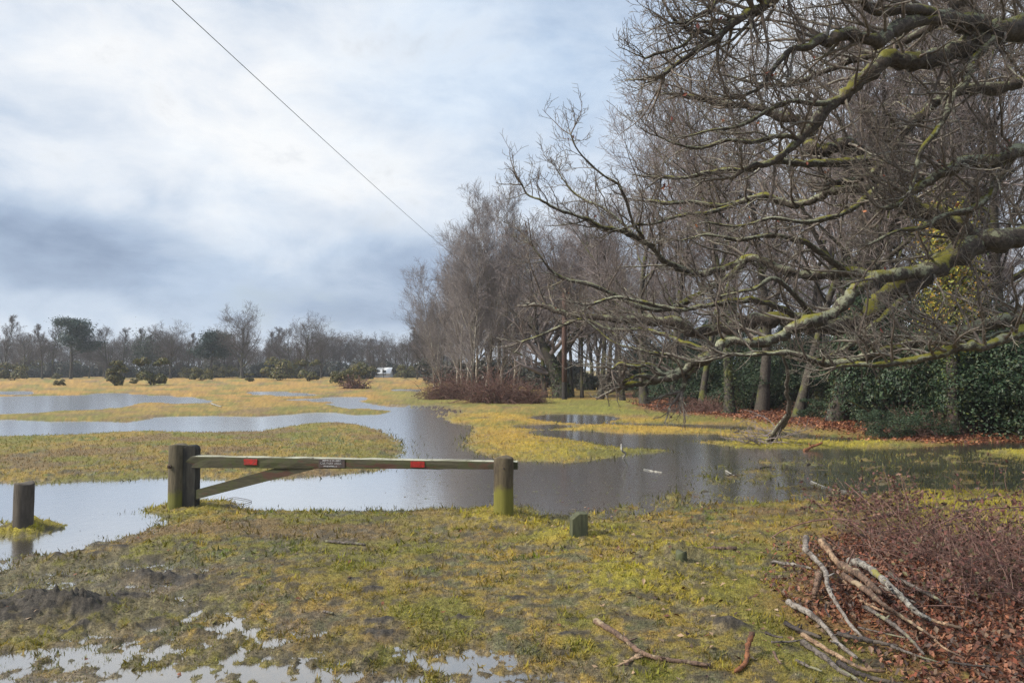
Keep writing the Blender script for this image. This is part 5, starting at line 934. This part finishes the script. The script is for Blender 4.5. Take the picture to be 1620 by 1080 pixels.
# ------------------------------------------------------------------ brambles
def bramble(name, label, cx, cy, rx_, ry_, Hh, nst, seed, rstem=.0028, leaves=1500, lsize=.035, group=None, tw=3):
    rg = np.random.default_rng(seed); t = thing(name, label, 'bramble', (cx, cy, 0), 0, group); a = rg.uniform(0, 6.28, nst); q = np.sqrt(rg.random(nst))*(.75+.35*np.sin(a*3+seed)); x = np.cos(a)*q*rx_; y = np.sin(a)*q*ry_
    z = land(x+cx, y+cy)[0]; s = np.stack([x, y, z-.02], 1); d = nrm(rg.normal(size=(nst, 3))*np.array([.8, .8, .2])+np.array([0, 0, 1.0])); L = Hh*rg.uniform(.8, 2.2, nst); P, R = grow(s, d, L, rstem*rg.uniform(.7, 1.6, nst), 10, .18, -.10, .5)
    P[:, 1:, 2] = np.maximum(P[:, 1:, 2], z[:, None]*.5+.01); g = Geo(); V, Q, T = tubes(P, R, 4); g.add(V, Q)
    s, d, rr, _, Lp, _ = spawn(P, R, tw, (35, 80), .1, 1, .1, .6); P2, R2 = grow(s, d, Lp*.3, np.maximum(rr, rstem*.45), 4, .3, -.02, .5); V, Q, T = tubes(P2, R2, 3); g.add(V, Q); g.ob('stems', M_bramble, t, True, kind='stuff')
    if leaves:
        i = rg.integers(0, len(P2), leaves); j = rg.integers(1, 5, leaves); X = P2[i, j]+rg.normal(0, .01, (leaves, 3)); V, T, c = cards(X, nrm(rg.normal(size=(leaves, 3))), lsize, rg, ((.10, .04, .035), (.14, .06, .05), (.07, .045, .035), (.18, .10, .07), (.08, .07, .03))); f = Geo(); f.add(V, None, T, c); f.ob('leaves', M_dead, t, False, kind='stuff')
    return t
for (u, v, rx_, ry_, h_, n_, lab) in ((1520,930,.75,.8,.42,190,'dense bramble tangle in the middle of the right foreground'),(1600,990,.7,.6,.36,200,'low bramble tangle over red leaves at the lower right'),(1430,862,.65,.6,.36,85,'bramble at the back of the brush pile'),
                                      (1600,880,.8,.7,.40,75,'tall bramble cut off by the right edge'),(1380,815,.6,.5,.30,45,'thin bramble reaching left over the grass behind the pile')):
    p = G(u, v); bramble('bramble_patch', lab, p[0], p[1], rx_, ry_, h_, n_, u, group='brambles at the lower right', leaves=1500, lsize=.04)
for i, (pts, lab) in enumerate((([(1336,762,.62),(1362,785,.5),(1387,809,.40),(1404,827,.3),(1411,856,.1)], 'dark red bramble cane arching left above the grass'), ([(1630,801,.55),(1569,804,.55),(1524,813,.5),(1480,833,.4),(1447,856,.25),(1400,893,.02)], 'long grey bramble cane arching to the right edge'),
                                ([(1205,862,.02),(1240,838,.14),(1290,823,.26),(1340,822,.3),(1380,840,.2)], 'thin cane trailing left over the moss'), ([(1352,868,.42),(1342,890,.3),(1332,915,.15),(1322,938,.02)], 'pale thin twig standing in front of the split log'))):
    # each cane hangs in the vertical sheet above its own ground line
    P = [];
    for (u, v, z) in pts: P.append(G(u, v, z))
    P, R = resample(P, np.linspace(.006, .007, len(pts)), 26); g = Geo(); V, Q, T = tubes(P, R, 6); g.add(V, Q); t = thing('bramble_cane', lab, 'cane', (0, 0, 0)); g.ob('stem', M_bramble, t)
    s, d, rr, _, Lp, _ = spawn(P[None], R[None], 16, (40, 85), .05, 1, .1, .5); P2, R2 = grow(s, d, .12, .0025, 4, .3, 0, .5); V, Q, T = tubes(P2, R2, 3); g = Geo(); g.add(V, Q); g.ob('side_shoots', M_bramble, t, True, kind='stuff')
p = G(714, 634); bramble('bramble_mound', 'purple brown bramble mound at the left foot of the birches', p[0], p[1]+1.0, 1.5, 1.4, .95, 520, 91, .011, 4200, .075, 'bramble mounds below the birches', 4)
p = G(785, 640); bramble('bramble_mound', 'large dark bramble mound in front of the right birches', p[0], p[1]+1.0, 1.25, 1.2, 1.0, 520, 92, .011, 4200, .075, 'bramble mounds below the birches', 4)
p = G(828, 641); bramble('bramble_mound', 'lower russet bramble mound at the right of the clump', p[0], p[1]+1.0, 1.2, 1.0, .7, 380, 93, .010, 3000, .07, 'bramble mounds below the birches', 4)
p = G(1105, 655); bramble('bramble_mound', 'reddish brambles on the leaf bank in front of the hollies', p[0], p[1]+.5, 1.6, 1.0, .42, 260, 94, .008, 1800, .06, None, 3)
p = G(1480, 694); bramble('bramble_mound', 'brown brambles at the foot of the right hollies', p[0], p[1]+.4, 1.3, .8, .45, 220, 95, .006, 1800, .05, None, 3)
p = G(262*0+1552, 690); bramble('bramble_mound', 'brambles by the flooded hollow under the hollies', p[0], p[1]+.5, 1.2, .8, .4, 160, 96, .006, 1200, .05, None, 3)
p = G(563, 616); bramble('bramble_mound', 'small russet tuft of scrub on the mid field', p[0], p[1], .9, .8, .7, 120, 97, .022, 700, .16, None, 3)
# a drowned leaf of rush bent into a loop, by the gate
P = np.array([G(u, v, .012) for u, v in ((355,790),(372,786.5),(398,792),(384,797),(366,794),(355,790))]); P, R = resample(P, [.004]*6, 24); V, Q, T = tubes(P, R, 5); g = Geo(); g.add(V, Q); tag(g.ob('bent_reed', B_dark), 'dark reed bent to a diamond loop on the water by the gate', 'reed')

# ------------------------------------------------------------------ haze
HAZE = .0006
hm = bpy.data.materials.new('haze'); hm.use_nodes = True; t = hm.node_tree; t.nodes.clear(); b = NB(t); pv = b.n('ShaderNodeVolumePrincipled'); pv.inputs['Color'].default_value = (.86, .92, 1, 1); pv.inputs['Density'].default_value = HAZE; pv.inputs['Anisotropy'].default_value = .2
o = b.n('ShaderNodeOutputMaterial'); b.l(pv.outputs[0], o.inputs['Volume'])
zt_ = 22; V = [(x, y, z) for z in (-1.5, zt_) for x, y in ((-1300, -1300), (1300, -1300), (1300, 1300), (-1300, 1300))]
if HAZE: make('haze', V, np.array([[0, 3, 2, 1], [4, 5, 6, 7], [0, 1, 5, 4], [1, 2, 6, 5], [2, 3, 7, 6], [3, 0, 4, 7]]), hm, None, False, kind='stuff')
for k, (tr, cr, used) in PROTO.items():
    if not used: bpy.data.objects.remove(tr); bpy.data.objects.remove(cr)
for k, (st, f, used) in BP.items():
    if not used: bpy.data.objects.remove(st); bpy.data.objects.remove(f)
tris = sum(len(m.loops)-2*len(m.polygons) for m in bpy.data.meshes if m.users); print('TRIS', tris)
